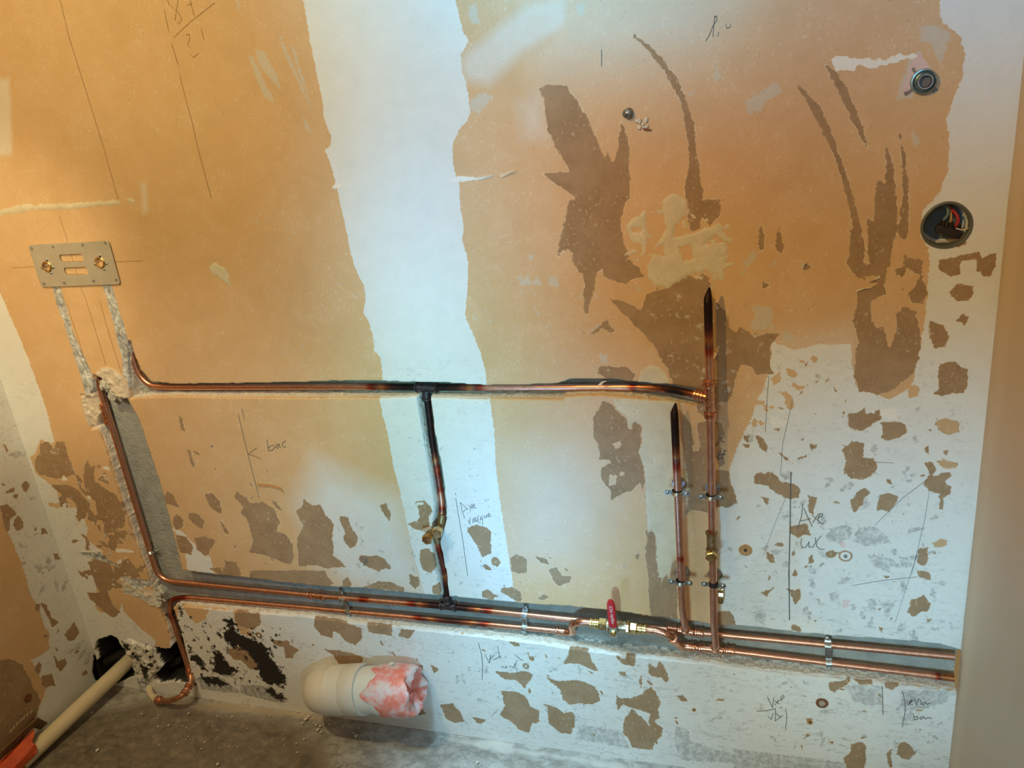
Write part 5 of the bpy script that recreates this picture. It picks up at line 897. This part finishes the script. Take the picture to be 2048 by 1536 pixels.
for ang, ln, wd in ((212, 0.030, 0.006), (318, 0.024, 0.0085), (128, 0.026, 0.0045)):
    a_ = math.radians(ang); d_ = Vector((math.cos(a_), 0, math.sin(a_))); n_ = Vector((-d_.z, 0, d_.x)); c_ = Vector((fc.x, -0.0012, fc.z))
    bm = bmesh.new(); strap(bm, [c_+d_*0.016, c_+d_*ln*0.8+n_*0.001, c_+d_*ln], [wd*0.45, wd*0.7, wd], 0.0016, n_); bm_obj('fixing_lug', bm, simple('lug_mortar_%d' % ang, (0.27, 0.22, 0.18), rough=0.8), stub, smooth=False)

# ------------------------------------------------------------------ wall plugs, bolts, rings
def disc(name, px, label, rad, mat, prof, catg='wall plug', hole=None, y=0.0, group=None, holemat=None):
    c_ = W(px[0], px[1], y); t_ = empty(name, (c_.x, 0, c_.z), label, catg, group)
    bm = bmesh.new(); rings = lathe(bm, (c_.x, 0.001, c_.z), (0, -1, 0), [(h_, rad*k_) for h_, k_ in prof], 22, False, True)
    rn = random.Random(int(px[0]))
    for ring in rings:
        for v in ring: v.co += Vector((rn.uniform(-1, 1), 0, rn.uniform(-1, 1)))*rad*0.04
    bm_obj('rim', bm, mat, t_)
    if hole:
        bm = bmesh.new(); lathe(bm, (c_.x, 0.001, c_.z), (0, -1, 0), [(0, hole), (0.0031, hole*0.95), (0.0033, hole*0.5)], 14, False, True); bm_obj('core', bm, holemat or DARK, t_)
    return t_
RING = [(0, 1.0), (0.0022, 1.0), (0.0034, 0.90), (0.0034, 0.62), (0.0020, 0.40), (0.0018, 0.2)]
disc('wall_plug', (1491, 1100), 'flat tan round wall plug with dark centre right of the brass outlet', 0.0128, TANPLUG, RING, hole=0.0030)
disc('wall_plug', (1691, 1112), 'round plug with broken grey centre on the white wall beside a torn patch', 0.0135, simple('plug_clay', (0.50, 0.34, 0.22), (0.36, 0.24, 0.16), 0.8, 0, 220, 0.4), [(0, 1.0), (0.0012, 0.93), (0.0016, 0.75), (0.0004, 0.55), (0.0010, 0.3)], hole=0.0036, holemat=simple('broken_plug', (0.35, 0.36, 0.36), (0.1, 0.1, 0.1), 0.6, 0, 500, 0.5))
disc('wall_plug', (1644, 1406), 'rust brown ringed wall plug below the pipes near the right corner', 0.0125, RUST, [(0, 1.0), (0.0018, 1.0), (0.0024, 0.86), (0.0012, 0.62), (0.0012, 0.3)], hole=0.0068, holemat=simple('plug_beige', (0.50, 0.42, 0.34), (0.3, 0.24, 0.2), 0.7, 0, 300, 0.3))
disc('wall_plug', (1620, 1444), 'small brown wall plug hole under the rust ringed plug', 0.0060, TANPLUG, RING, hole=0.0022)
disc('wall_plug', (727, 1118), 'round screwed wall plug left of the brass outlets above the lower pipes', 0.0100, simple('plug_brown', (0.30, 0.21, 0.15), (0.2, 0.14, 0.1), 0.6), [(0, 1.0), (0.004, 0.95), (0.006, 0.75), (0.0062, 0.5), (0.005, 0.3)], hole=0.0030)
disc('wall_plug', (518, 1270), 'small dark ringed wall plug beside the black mould', 0.0090, simple('plug_dark_tan', (0.34, 0.22, 0.12), (0.22, 0.13, 0.07), 0.7), RING, hole=0.0036, holemat=PVC)
disc('wall_plug', (1052, 1332), 'small flaky round plug under the shiny saddle clamp', 0.0085, simple('plug_pale', (0.45, 0.34, 0.24), (0.3, 0.22, 0.15), 0.8, 0, 200, 0.4), [(0, 1.0), (0.0014, 0.95), (0.0014, 0.4)], hole=0.0022, holemat=PVC)
disc('wall_plug', (1388, 1419), 'tiny brown wall plug low on the wall between two torn patches', 0.0042, TANPLUG, RING, hole=0.0014)
# grey bolt end sticking out, broken fixing beside it
bc_ = W(1257, 225, 0.0); t = empty('bolt_end', bc_, 'grey round bolt end sticking out of the upper wall', 'bolt')
bm = bmesh.new(); lathe(bm, bc_+Vector((0.0012, 0.002, 0)), (-0.25, -1, -0.12), [(0, 0.0080), (0.011, 0.0080), (0.013, 0.0072), (0.0135, 0.0060)], 18); bm_obj('shank', bm, simple('weathered_zinc', (0.30, 0.33, 0.31), (0.17, 0.19, 0.18), 0.5, 0.7, 150, 0.2), t)
bm = bmesh.new(); lathe(bm, bc_+Vector((-0.0017, -0.0108, -0.0014)), (-0.25, -1, -0.12), [(0, 0.0034), (0.0016, 0.0034), (0.002, 0.0024)], 12); bm_obj('screw_head', bm, ZINC, t)
bq = W(1283, 247, 0.0); t = empty('broken_fixing', bq, 'broken whitish wall fixing beside the grey bolt end', 'wall plug')
bm = bmesh.new(); rn = random.Random(4)
for k in range(7):
    c_ = bq+Vector((rn.uniform(-0.008, 0.008), -0.002, rn.uniform(-0.008, 0.006))); r = bmesh.ops.create_icosphere(bm, subdivisions=1, radius=rn.uniform(0.0025, 0.0055))
    for v in r['verts']: v.co = Vector((v.co.x*rn.uniform(0.7, 1.3), v.co.y*0.7, v.co.z*rn.uniform(0.7, 1.4)))+c_
bm_obj('mortar_lump', bm, CRUMB, t)
bm = bmesh.new(); strap(bm, [bq+Vector((0.004, -0.004, -0.009)), bq+Vector((0.009, -0.005, -0.010)), bq+Vector((0.016, -0.004, -0.011))], [0.004, 0.003, 0.0015], 0.001, Vector((0, 0, 1))); bm_obj('rust_sliver', bm, RUST, t)
# ring on the left wall
q = WX(54, 1395, XL); t = empty('wall_plug', q, 'dark round plug on the left wall above the drain pipe', 'wall plug')
bm = bmesh.new(); lathe(bm, q+Vector((-0.001, 0, 0)), (1, 0, 0), [(0, 0.011), (0.003, 0.011), (0.004, 0.0095), (0.004, 0.006), (0.002, 0.004)], 22); bm_obj('rim', bm, RUST, t)

# ------------------------------------------------------------------ toilet waste pipe with pink bag
wr = 0.0585; wy = -0.064
wa = W(842, 1383, wy); wb = W(705, 1383, wy); wc_ = W(655, 1374, wy)
wz = wa.z; waste = empty('waste_pipe', (wb.x, -0.0, 0.0), 'thick white plastic waste pipe bending out of the wall just above the floor', 'waste pipe')
ca = Vector((-0.815, wy, 0.150)); 
ca = W(806, 1381, wy); cb = W(722, 1378, wy); cc = W(640, 1376, wy)
bm = bmesh.new(); n0 = fillet([ca, cb, Vector((cc.x-0.004, wy-0.004, cc.z-0.012)), Vector((cc.x-0.030, 0.05, cc.z-0.085))], [0, 0.04, 0.075, 0], 12)
tube(bm, n0, wr-0.0045, 40, step=0.012); bm_obj('pipe', bm, PVC, waste)
dA = (cb-ca).normalized()
bm = bmesh.new(); lathe(bm, ca+dA*0.002, dA, [(0, wr-0.004), (0, wr), (0.050, wr), (0.056, wr-0.0005), (0.058, wr-0.003)], 44, True, False); s1 = bm_obj('socket_sleeve', bm, PVC, waste)
e0 = cb+Vector((0.004, 0, 0)); dB = (Vector((cc.x-0.005, wy, cc.z-0.006))-cb).normalized()
bm = bmesh.new(); lathe(bm, e0, dB, [(-0.008, wr-0.004), (-0.008, wr+0.0012), (0.036, wr+0.0012), (0.040, wr-0.002)], 44, False, False); bm_obj('elbow_collar', bm, PVC, waste)
e1 = e0+dB*0.038
bm = bmesh.new(); lathe(bm, e1, dB, [(0, wr-0.001), (0.001, wr+0.0004), (0.040, wr+0.0002), (0.043, wr-0.004)], 44, False, False); bm_obj('elbow_collar', bm, PVC, waste)
bm = bmesh.new(); lathe(bm, ca-dA*0.012, dA, [(0, wr-0.012), (0, wr-0.006), (0.018, wr-0.006)], 44, True, False); bm_obj('seal_ring', bm, simple('teal_seal', (0.02, 0.12, 0.15), rough=0.4), waste)
# crumpled plastic bag stuffed over the end
bm = bmesh.new(); rn = random.Random(12); seg = 64; rings = []
prof = [(0.054, 1.02, 0), (0.040, 1.035, 0), (0.026, 1.04, 0), (0.012, 1.045, 0), (0.000, 1.04, 0), (-0.012, 1.02, 0.3), (-0.024, 0.99, 0.6), (-0.030, 0.95, 0.9), (-0.033, 0.88, 1), (-0.032, 0.76, 1.2), (-0.030, 0.62, 1.3), (-0.024, 0.48, 1.2), (-0.020, 0.32, 1), (-0.020, 0.16, 0.8), (-0.022, 0.05, 0.5)]
x_, y_, d_ = frame_of(dA)
ph = [rn.uniform(0, 6.28) for _ in range(8)]
for j, (h_, k_, amp) in enumerate(prof):
    ring = []
    for i in range(seg):
        q = 2*math.pi*i/seg
        cr_ = 0.030*abs(math.sin(3*q+ph[0]+j*0.20))+0.022*abs(math.sin(5*q+ph[1]-j*0.3))+0.014*math.sin(9*q+ph[2]+j*0.5)
        r_ = wr*(k_+(0.02+0.05*amp)*(cr_*30-0.7)*0.35)
        hh = h_+0.004*math.sin(4*q+ph[3]+j)*(0.3+amp)+(0.014*math.sin(2*q+ph[4])+0.012*math.sin(5*q+ph[5])+0.005*math.sin(11*q) if j == 0 else 0)+0.012*(cr_*20-0.8)*amp*0.55
        ring.append(bm.verts.new(ca+d_*hh+(x_*math.cos(q)+y_*math.sin(q))*max(r_, 0.002)))
    rings.append(ring)
for r0, r1 in zip(rings, rings[1:]):
    for k in range(seg): bm.faces.new((r0[k], r0[(k+1) % seg], r1[(k+1) % seg], r1[k]))
bm.faces.new(rings[-1])
m, nt, b = nt_new('pink_plastic_bag'); f = noise(nt, 24, 5, 0.6); g_ = noise(nt, 90, 4)
c = ramp(nt, f, [(0.42, (0.80, 0.20, 0.13)), (0.50, (0.82, 0.30, 0.25)), (0.56, (0.78, 0.50, 0.46)), (0.66, (0.72, 0.62, 0.58))]); nt.links.new(c, b.inputs['Base Color']); b.inputs['Roughness'].default_value = 0.38
b.inputs['Subsurface Weight'].default_value = 0.1; b.inputs['Subsurface Radius'].default_value = (0.01, 0.003, 0.002); bump(nt, b, g_, 0.35, 0.002)
bag = bm_obj('plastic_bag', bm, m, None, ang=35); tag(bag, 'crumpled pink plastic bag stretched over the open end of the waste pipe', 'plastic bag')

# ------------------------------------------------------------------ cream drain pipe along the left wall
da = WX(268, 1312, -1.745); db = WX(155, 1419, -1.765); dc = WX(40, 1528, -1.785)
dr = empty('drain_pipe', (da.x, da.y, 0), 'cream plastic drain pipe lying along the left wall out of the dark hole', 'drain pipe')
bm = bmesh.new(); ddv = (dc-da).normalized(); tube(bm, [da-ddv*0.05, dc], 0.0205, 28, step=0.03); bm_obj('pipe', bm, PVCG, dr)
bm = bmesh.new(); rn = random.Random(3); rings = []; x_, y_, d_ = frame_of(ddv); o_ = WX(52, 1503, -1.782)
for j in range(9):
    h_ = -0.022+0.03*j; ring = []
    for i in range(30):
        q = 2*math.pi*i/30; rr2 = 0.0225+0.0035*abs(math.sin(2*q+1+j*0.25))+0.006*max(0, math.cos(q-4.6+j*0.1))**3+(0.002*math.sin(7*q+j))
        hh = h_+(0.012*math.sin(q*2+1.2)+0.006*math.sin(5*q) if j == 0 else 0.002*math.sin(3*q+j))
        ring.append(bm.verts.new(o_+d_*hh+(x_*math.cos(q)+y_*math.sin(q))*rr2))
    rings.append(ring)
for r0, r1 in zip(rings, rings[1:]):
    for k in range(30): bm.faces.new((r0[k], r0[(k+1) % 30], r1[(k+1) % 30], r1[k]))
bm.faces.new(rings[-1])
ob = bm_obj('plastic_wrap', bm, simple('orange_plastic_film', (0.78, 0.13, 0.045), (0.62, 0.085, 0.03), 0.4, 0, 30, 0.25), None, ang=35)
tag(ob, 'orange plastic film wrapped around the near end of the drain pipe', 'plastic wrap')
# twisted cord and a torn cardboard strip standing on the left wall
cd = [WX(20, 1465, XL+0.022), WX(34, 1448, XL+0.016), WX(50, 1433, XL+0.012), WX(67, 1421, XL+0.006)]
bm = bmesh.new()
for s_ in (0, math.pi):
    P = []
    for k in range(40):
        t_ = k/39*3; i_ = min(int(t_), 2); p_ = cd[i_].lerp(cd[i_+1], t_-i_); q = k*0.55+s_; P.append(p_+Vector((0.0022*math.cos(q), 0, 0.0022*math.sin(q))))
    tube(bm, P, 0.0020, 8, step=0.01)
co_ = bm_obj('twisted_cord', bm, simple('twine', (0.42, 0.30, 0.20), (0.25, 0.17, 0.10), 0.8, 0, 200, 0.3)); tag(co_, 'short piece of twisted cord hanging at the foot of the left wall', 'cord')
bm = bmesh.new(); P = [WX(0, 1512, XL+0.030), WX(40, 1475, XL+0.022), WX(70, 1445, XL+0.014), WX(88, 1452, XL+0.008)]; strap(bm, P, [0.030, 0.034, 0.028, 0.022], 0.003, Vector((0.5, 0, 1)).normalized())
cb_ = bm_obj('torn_cardboard', bm, simple('brown_card', (0.22, 0.12, 0.06), (0.13, 0.07, 0.035), 0.85, 0, 40, 0.3), smooth=False); tag(cb_, 'torn brown board strip leaning against the left wall under the cord', 'cardboard')
# dark pipes inside the hole
bm = bmesh.new(); tube(bm, [W(215, 1322, 0.075), W(262, 1300, 0.075)], 0.014, 16, step=0.02); hp = bm_obj('old_pipe', bm, simple('old_dark_pipe', (0.05, 0.05, 0.048), rough=0.6)); tag(hp, 'dark old pipe inside the hole in the corner behind the drain pipe', 'pipe')
bm = bmesh.new(); P = [W(322, 1340, 0.05), W(345, 1326, 0.05), W(362, 1318, 0.05)]; strap(bm, P, [0.012, 0.02, 0.016], 0.003, Vector((0, 0.4, 1)).normalized()); hp = bm_obj('metal_strip', bm, ZINC, smooth=False); tag(hp, 'bent metal strip inside the dark hole behind the copper pipe', 'metal strip')

# ------------------------------------------------------------------ plaster crumbs
def crumb_mesh(seed):
    rn = random.Random(seed); bm = bmesh.new(); bmesh.ops.create_icosphere(bm, subdivisions=1, radius=1.0)
    for v in bm.verts: v.co *= rn.uniform(0.65, 1.25)
    for v in bm.verts: v.co.z *= 0.65
    me = bpy.data.meshes.new('plaster_crumb'); bm.to_mesh(me); bm.free(); me.materials.append(CRUMB); return me
CM = [crumb_mesh(k) for k in range(5)]; rn = random.Random(77)
def place_words(p):
    if p.x < -1.62: return 'white plaster crumb on the floor beside the drain pipe', 'crumbs beside the drain pipe'
    if p.x < -1.22: return 'white plaster crumb on the stained floor in front of the black mould', 'crumbs in front of the mould'
    if p.x < -1.03: return 'white plaster crumb in the small heap under the waste pipe bend', 'crumbs under the waste pipe bend'
    if p.x < -0.86: return 'white plaster crumb on the floor under the bagged end of the waste pipe', 'crumbs under the bagged pipe end'
    return 'white plaster crumb on the pale floor along the wall right of the waste pipe', 'crumbs right of the waste pipe'
def crumb(p, r, label, group):
    if group and 'floor' in group: label, group = place_words(p)
    o = bpy.data.objects.new('plaster_crumb', CM[rn.randrange(5)]); col.objects.link(o); o.location = p; o.scale = (r*rn.uniform(0.8, 1.3), r*rn.uniform(0.8, 1.2), r); o.rotation_euler = (0, 0, rn.uniform(0, 6.28)); tag(o, label, 'crumb', group)
spots = [(435, 1528, .0052), (464, 1433, .0035), (712, 1472, .0065), (707, 1466, .004), (744, 1465, .003), (719, 1456, .003), (596, 1423, .005), (314, 1396, .002), (612, 1438, .007), (617, 1432, .005), (377, 1427, .004), (540, 1431, .003), (508, 1409, .003), (635, 1459, .005), (640, 1452, .0045), (647, 1448, .004), (632, 1450, .0035), (641, 1464, .003), (605, 1446, .0035),
         (616, 1475, .003), (608, 1478, .003), (955, 1524, .0042), (1075, 1536, .002), (964, 1466, .0045), (925, 1466, .003), (912, 1464, .003), (595, 1504, .003), (483, 1520, .0018), (676, 1532, .003), (740, 1531, .0025), (337, 1450, .0042), (345, 1456, .0025), (283, 1428, .003), (262, 1402, .002), (385, 1480, .002), (330, 1478, .002), (354, 1486, .002), (195, 1500, .0055), (184, 1425, .005), (315, 1436, .002), (372, 1478, .002), (365, 1452, .002), (425, 1452, .002), (300, 1404, .002)]
for u, v, r in spots: crumb(WZ(u, v, 0.001+r*0.4), r*0.85, 'white plaster crumb lying on the stained concrete floor', 'plaster crumbs on the floor')
for k in range(60):
    if k < 34: u, v = rn.uniform(310, 660), rn.uniform(1425, 1500)
    elif k < 48: u, v = rn.uniform(605, 670), rn.uniform(1436, 1466)
    else: u, v = rn.uniform(880, 1000), rn.uniform(1458, 1474)
    r = rn.uniform(0.0010, 0.0026); p = WZ(u, v, 0.001)
    if p.y < -0.004: crumb(p, r, 'white plaster crumb lying on the stained concrete floor', 'plaster crumbs on the floor')
for k in range(34):
    u = rn.uniform(440, 860) if k < 22 else rn.uniform(900, 1600); t_ = (u-355)/(1900-355); z0 = W(u, 1211+170*t_, 0.0).z
    r = rn.uniform(0.002, 0.0045); p = W(u, 1211+170*t_, 0.0); crumb(Vector((p.x, rn.uniform(0.016, 0.030), p.z+0.001+r*0.5)), r, 'plaster crumb caught on the ledge under the lower pipes', 'plaster crumbs on the chase ledge')
crumb(W(783, 1327, -0.05)+Vector((0, 0, 0)), 0.0055, 'plaster crumb sitting on top of the waste pipe', None)

# added box hides the background behind both holes; its black stands in for shade
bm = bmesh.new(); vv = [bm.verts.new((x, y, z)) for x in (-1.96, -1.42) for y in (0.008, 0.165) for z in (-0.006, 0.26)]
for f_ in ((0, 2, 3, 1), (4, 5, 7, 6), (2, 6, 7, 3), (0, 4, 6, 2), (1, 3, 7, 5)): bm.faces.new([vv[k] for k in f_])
cav = bm_obj('cavity', bm, simple('cavity_black', (0.05, 0.045, 0.04), (0.015, 0.014, 0.012), 0.9, 0, 30, 0.6), wall_back, smooth=False); cav['label'] = 'dark cavity behind the holes at the foot of the wall'
# lumps of filler around the chase corners: part of the wall
def lumps(name, polys, n, rmin, rmax, y0, y1, seed, mat, label):
    rn_ = random.Random(seed); bm = bmesh.new()
    for k in range(n):
        P = polys[rn_.randrange(len(polys))]; i_ = rn_.randrange(len(P)-1); t_ = rn_.random(); u = P[i_][0]*(1-t_)+P[i_+1][0]*t_+rn_.uniform(-9, 9); v = P[i_][1]*(1-t_)+P[i_+1][1]*t_+rn_.uniform(-8, 8)
        c_ = W(u, v, rn_.uniform(y0, y1)); r_ = rn_.uniform(rmin, rmax); q = bmesh.ops.create_icosphere(bm, subdivisions=3, radius=r_); s_ = (rn_.uniform(0.7, 1.5), rn_.uniform(0.5, 0.8), rn_.uniform(0.7, 1.4))
        for v_ in q['verts']:
            w_ = 1+0.75*mnoise.noise(v_.co*160+c_*50)+0.3*mnoise.noise(v_.co*500+c_*90); v_.co = Vector([v_.co[a_]*s_[a_]*w_ for a_ in range(3)])+c_
    o = bm_obj(name, bm, mat, wall_back, ang=50); o['label'] = label; return o
FILL = simple('rough_filler', (0.56, 0.54, 0.47), (0.42, 0.40, 0.34), 0.9, 0, 160, 0.5)
lumps('filler_lump', [[(200, 745), (215, 740), (235, 750), (248, 770), (255, 790)], [(205, 760), (225, 780), (240, 795)], [(215, 765), (240, 785)]], 60, 0.004, 0.011, 0.004, 0.018, 6, FILL, 'rough grey white filler lump at the top of the left chase')
lumps('filler_lump', [[(243, 1158), (262, 1172), (285, 1190), (310, 1200)], [(296, 1175), (310, 1185), (322, 1205)], [(250, 1165), (258, 1180)]], 46, 0.003, 0.009, 0.002, 0.010, 8, FILL, 'rough grey white filler lump beside the elbow of the pipes')

# ------------------------------------------------------------------ pencil marks on the wall
def strokes(name, lists, width, label, mat=None, y=-0.0010):
    bm = bmesh.new()
    for P in lists:
        Q = [W(u, v, y) for u, v in P]
        for i_, (a_, b_) in enumerate(zip(Q, Q[1:])):
            d_ = (b_-a_); 
            if d_.length < 1e-6: continue
            d_.normalize(); n_ = Vector((-d_.z, 0, d_.x))*width/2; e_ = d_*width*0.3
            vs_ = [bm.verts.new(c_) for c_ in (a_-n_-e_, b_-n_+e_, b_+n_+e_, a_+n_-e_)]; bm.faces.new(vs_)
    me = bpy.data.meshes.new(name); bm.to_mesh(me); bm.free(); o = link(name, me, mat or GRAPHITE, wall_back); o['label'] = label; return o
def KK(x0, y0, s, *ls): return K(x0, y0, s, *ls)
BROWNPEN = simple('faint_brown_pencil', (0.40, 0.25, 0.11), (0.33, 0.20, 0.085), 0.7, 0, 300)
strokes('pencil_note', KK(450, 700, 3.413, [(285, 610), (290, 640), (298, 690)], [(293, 672), (310, 655), (330, 650), (337, 665), (322, 685), (298, 690)], [(368, 640), (350, 650), (345, 665), (358, 672), (370, 645), (378, 668)], [(415, 620), (395, 632), (390, 650), (400, 664), (416, 660)]), 0.0011, 'handwritten pencil word bac')
strokes('pencil_line', KK(450, 700, 3.413, [(90, 440), (130, 610), (175, 790), (215, 940), (232, 1008)], [(115, 400), (131, 476)], [(214, 670), (155, 712), (205, 725), (243, 745)]), 0.0010, 'slanting pencil axis line with arrow beside the word bac')
strokes('pencil_note', KK(450, 700, 3.413, [(1605, 1042), (1622, 1110), (1637, 1150)], [(1605, 1042), (1640, 1072), (1658, 1085), (1638, 1090), (1628, 1105)], [(1662, 1060), (1690, 1083)], [(1683, 1050), (1672, 1100)], [(1690, 1068), (1706, 1060), (1700, 1050), (1688, 1062), (1694, 1078), (1712, 1074)],
  [(1660, 1160), (1670, 1190), (1673, 1140)], [(1703, 1145), (1690, 1160), (1692, 1178), (1704, 1165), (1708, 1145), (1710, 1172)], [(1732, 1132), (1718, 1145), (1730, 1155), (1720, 1168)], [(1758, 1135), (1742, 1145), (1744, 1160), (1758, 1148), (1757, 1195)], [(1768, 1128), (1770, 1146), (1782, 1142), (1785, 1126), (1788, 1142)], [(1795, 1132), (1808, 1122), (1800, 1114), (1793, 1128), (1800, 1140), (1818, 1132)]), 0.0010, 'handwritten pencil words Axe vasque')
strokes('pencil_line', KK(450, 700, 3.413, [(1574, 975), (1575, 990)], [(1575, 1012), (1590, 1110), (1620, 1280), (1656, 1540)]) , 0.0011, 'pencil axis line on the white stripe beside the words Axe vasque')
strokes('pencil_note', KK(1448, 700, 3.413, [(537, 1050), (530, 1130), (503, 1218)], [(545, 1080), (575, 1150), (602, 1205)], [(517, 1168), (560, 1160), (590, 1150)], [(600, 1125), (640, 1165)], [(645, 1118), (605, 1180)], [(642, 1148), (672, 1132), (675, 1118), (655, 1118), (642, 1150), (650, 1178), (682, 1186)],
  [(530, 1288), (524, 1325), (535, 1352), (560, 1345), (580, 1310), (580, 1345), (605, 1348), (625, 1315), (622, 1280)], [(665, 1268), (632, 1305), (632, 1340), (655, 1360), (686, 1361)]), 0.0013, 'handwritten pencil words Axe WC')
strokes('pencil_line', KK(1448, 700, 3.413, [(457, 833), (454, 980), (451, 1200), (446, 1400), (442, 1545)]) + [[(1578, 1150), (1579, 1240)]], 0.0020, 'thick black pencil axis line beside the words Axe WC')
strokes('pencil_line', KK(1468, 1100, 3.522, [(1300, 0), (1215, 260), (1135, 510)], [(840, 250), (1050, 215), (1290, 190)]) + KK(1448, 700, 3.413, [(1030, 768), (1160, 771)], [(1402, 960), (1370, 1160), (1280, 1536)], [(1380, 890), (1220, 1010), (1030, 1195)], [(305, 180), (290, 400), (282, 560)], [(470, 330), (400, 640), (385, 860)], [(420, 1010), (330, 1230), (270, 1400)]), 0.0006, 'thin pencil construction lines on the white wall')
strokes('pencil_note', KK(1468, 1100, 3.522, [(235, 1035), (255, 1080), (270, 1110), (280, 1040)], [(285, 1062), (320, 1085)], [(318, 1055), (288, 1092)], [(325, 1060), (352, 1040), (345, 1022), (328, 1040), (340, 1062)], [(160, 1136), (230, 1133), (292, 1118), (290, 1205), (345, 1165)], [(240, 1170), (262, 1195), (275, 1150)], [(330, 1180), (292, 1150)], [(365, 1118), (372, 1180), (368, 1230), (362, 1250), (370, 1262)]), 0.0013, 'handwritten pencil letters below the pipes')
strokes('pencil_note', KK(1468, 1100, 3.522, [(1185, 990), (1205, 1070), (1206, 1140), (1185, 1248)], [(1215, 1060), (1230, 1092), (1240, 1060)], [(1238, 1078), (1258, 1065), (1250, 1055), (1240, 1082), (1262, 1095)], [(1270, 1050), (1285, 1092), (1305, 1045)], [(1312, 1058), (1318, 1090)], [(1345, 1070), (1325, 1082), (1335, 1095), (1352, 1072), (1360, 1090), (1385, 1078)],
  [(1262, 1152), (1268, 1195)], [(1268, 1180), (1290, 1170), (1295, 1190), (1270, 1196)], [(1322, 1172), (1308, 1185), (1320, 1195), (1334, 1172), (1345, 1192), (1370, 1180), (1395, 1188)], [(1045, 965), (1047, 1060), (1050, 1160)]), 0.0013, 'handwritten pencil words near the lower right corner')
strokes('pencil_note', KK(500, 1150, 3.531, [(1612, 480), (1635, 560), (1642, 640), (1638, 738)], [(1658, 560), (1690, 622), (1700, 560)], [(1690, 600), (1725, 565)], [(1720, 600), (1770, 572)], [(1748, 505), (1760, 570), (1772, 590)], [(1775, 650), (1812, 655), (1808, 640)], [(1830, 640), (1860, 655), (1885, 605)], [(1870, 565), (1925, 605)]), 0.0012, 'scribbled pencil letters below the shiny clamp')
strokes('pencil_note', KK(1000, 700, 3.413, [(1458, 618), (1470, 655), (1482, 640), (1500, 590)], [(1532, 590), (1510, 605), (1512, 625), (1532, 628)], [(1505, 690), (1490, 715), (1485, 745), (1512, 740)], [(1490, 718), (1512, 712)], [(1530, 685), (1518, 745)], [(1530, 685), (1548, 690)], [(1522, 715), (1538, 712)]), 0.0016, 'handwritten pencil letters VC EF beside the right riser')
strokes('pencil_line', KK(0, 0, 2.926, [(350, 0), (400, 210), (460, 400), (520, 590), (600, 850), (690, 1165)], [(960, 60), (985, 180)], [(1003, 255), (1040, 378)], [(1050, 440), (1080, 560), (1120, 700), (1160, 880), (1235, 1160)], [(345, 1260), (396, 1416)]) + KK(0, 450, 4.096, [(655, 495), (705, 620), (780, 860), (867, 1150)], [(545, 650), (610, 840), (680, 1060)], [(815, 620), (900, 920), (990, 1200)], [(95, 350), (285, 340)], [(945, 301), (1170, 293)], [(580, 235), (600, 300)], [(610, 345), (635, 412)], [(495, 300), (690, 295)], [(535, 405), (700, 402)]), 0.0007, 'brown pencil setting out lines around the mixer bracket', BROWNPEN)
strokes('pencil_note', KK(0, 0, 2.926, [(978, 0), (990, 30), (1040, 70), (1062, 110), (1045, 138), (1022, 115), (1030, 60), (1040, 0)], [(1095, 30), (1125, 20)], [(1110, 0), (1135, 95)], [(1015, 218), (1120, 120), (1255, 15)], [(1085, 205), (1105, 198), (1108, 230), (1095, 262), (1112, 275)], [(1108, 310), (1130, 335), (1165, 310)], [(1175, 165), (1190, 232)]), 0.0007, 'faint pencil figures at the top left of the wall', BROWNPEN)
strokes('pencil_note', KK(1348, 0, 2.926, [(240, 92), (232, 150), (228, 212)], [(235, 100), (250, 95), (252, 120), (228, 150), (205, 210), (185, 238)], [(262, 190), (255, 215)], [(300, 140), (310, 165), (328, 160), (330, 142)]) + [[(1203, 100), (1203, 132)]], 0.0010, 'faint pencil sign at the top right of the wall')
# curled bits of torn paper, lifted off the wall
def curl(pts, w, label, mat=PAPER, lift=0.006):
    bm = bmesh.new(); n = len(pts); path = [W(u, v, -0.001-lift*(k/(n-1))**1.5) for k, (u, v) in enumerate(pts)]
    d_ = (path[-1]-path[0]).normalized(); strap(bm, path, [w*(1-0.8*k/(n-1)) for k in range(n)], 0.0006, Vector((-d_.z, 0, d_.x))); o = bm_obj('paper_flap', bm, mat, wall_back, smooth=False); o['label'] = label
curl([(1000, 352), (1012, 348), (1020, 344), (1030, 341)], 0.007, 'lifted white paper strip at the seam'); curl([(985, 351), (968, 353), (950, 356)], 0.004, 'lifted paper strip at the seam')
curl([(1602, 534), (1607, 528), (1612, 524)], 0.008, 'curled ochre paper flap'); curl([(1760, 553), (1750, 558), (1740, 561)], 0.005, 'curled ochre paper flap'); curl([(1712, 582), (1726, 577), (1740, 575)], 0.004, 'curled ochre paper flap')
curl([(1436, 618), (1431, 610), (1428, 604)], 0.005, 'curled paper flap beside the right riser'); curl([(1198, 772), (1205, 764), (1213, 762)], 0.006, 'curled paper flap'); curl([(1512, 674), (1508, 668), (1510, 664)], 0.006, 'curled paper flap')
curl([(1432, 706), (1430, 712), (1427, 718)], 0.007, 'small paper flap beside the right riser'); curl([(515, 970), (540, 972), (562, 978), (565, 985)], 0.007, 'orange paper strip lifting off', simple('orange_paper', (0.62, 0.30, 0.12), rough=0.7))
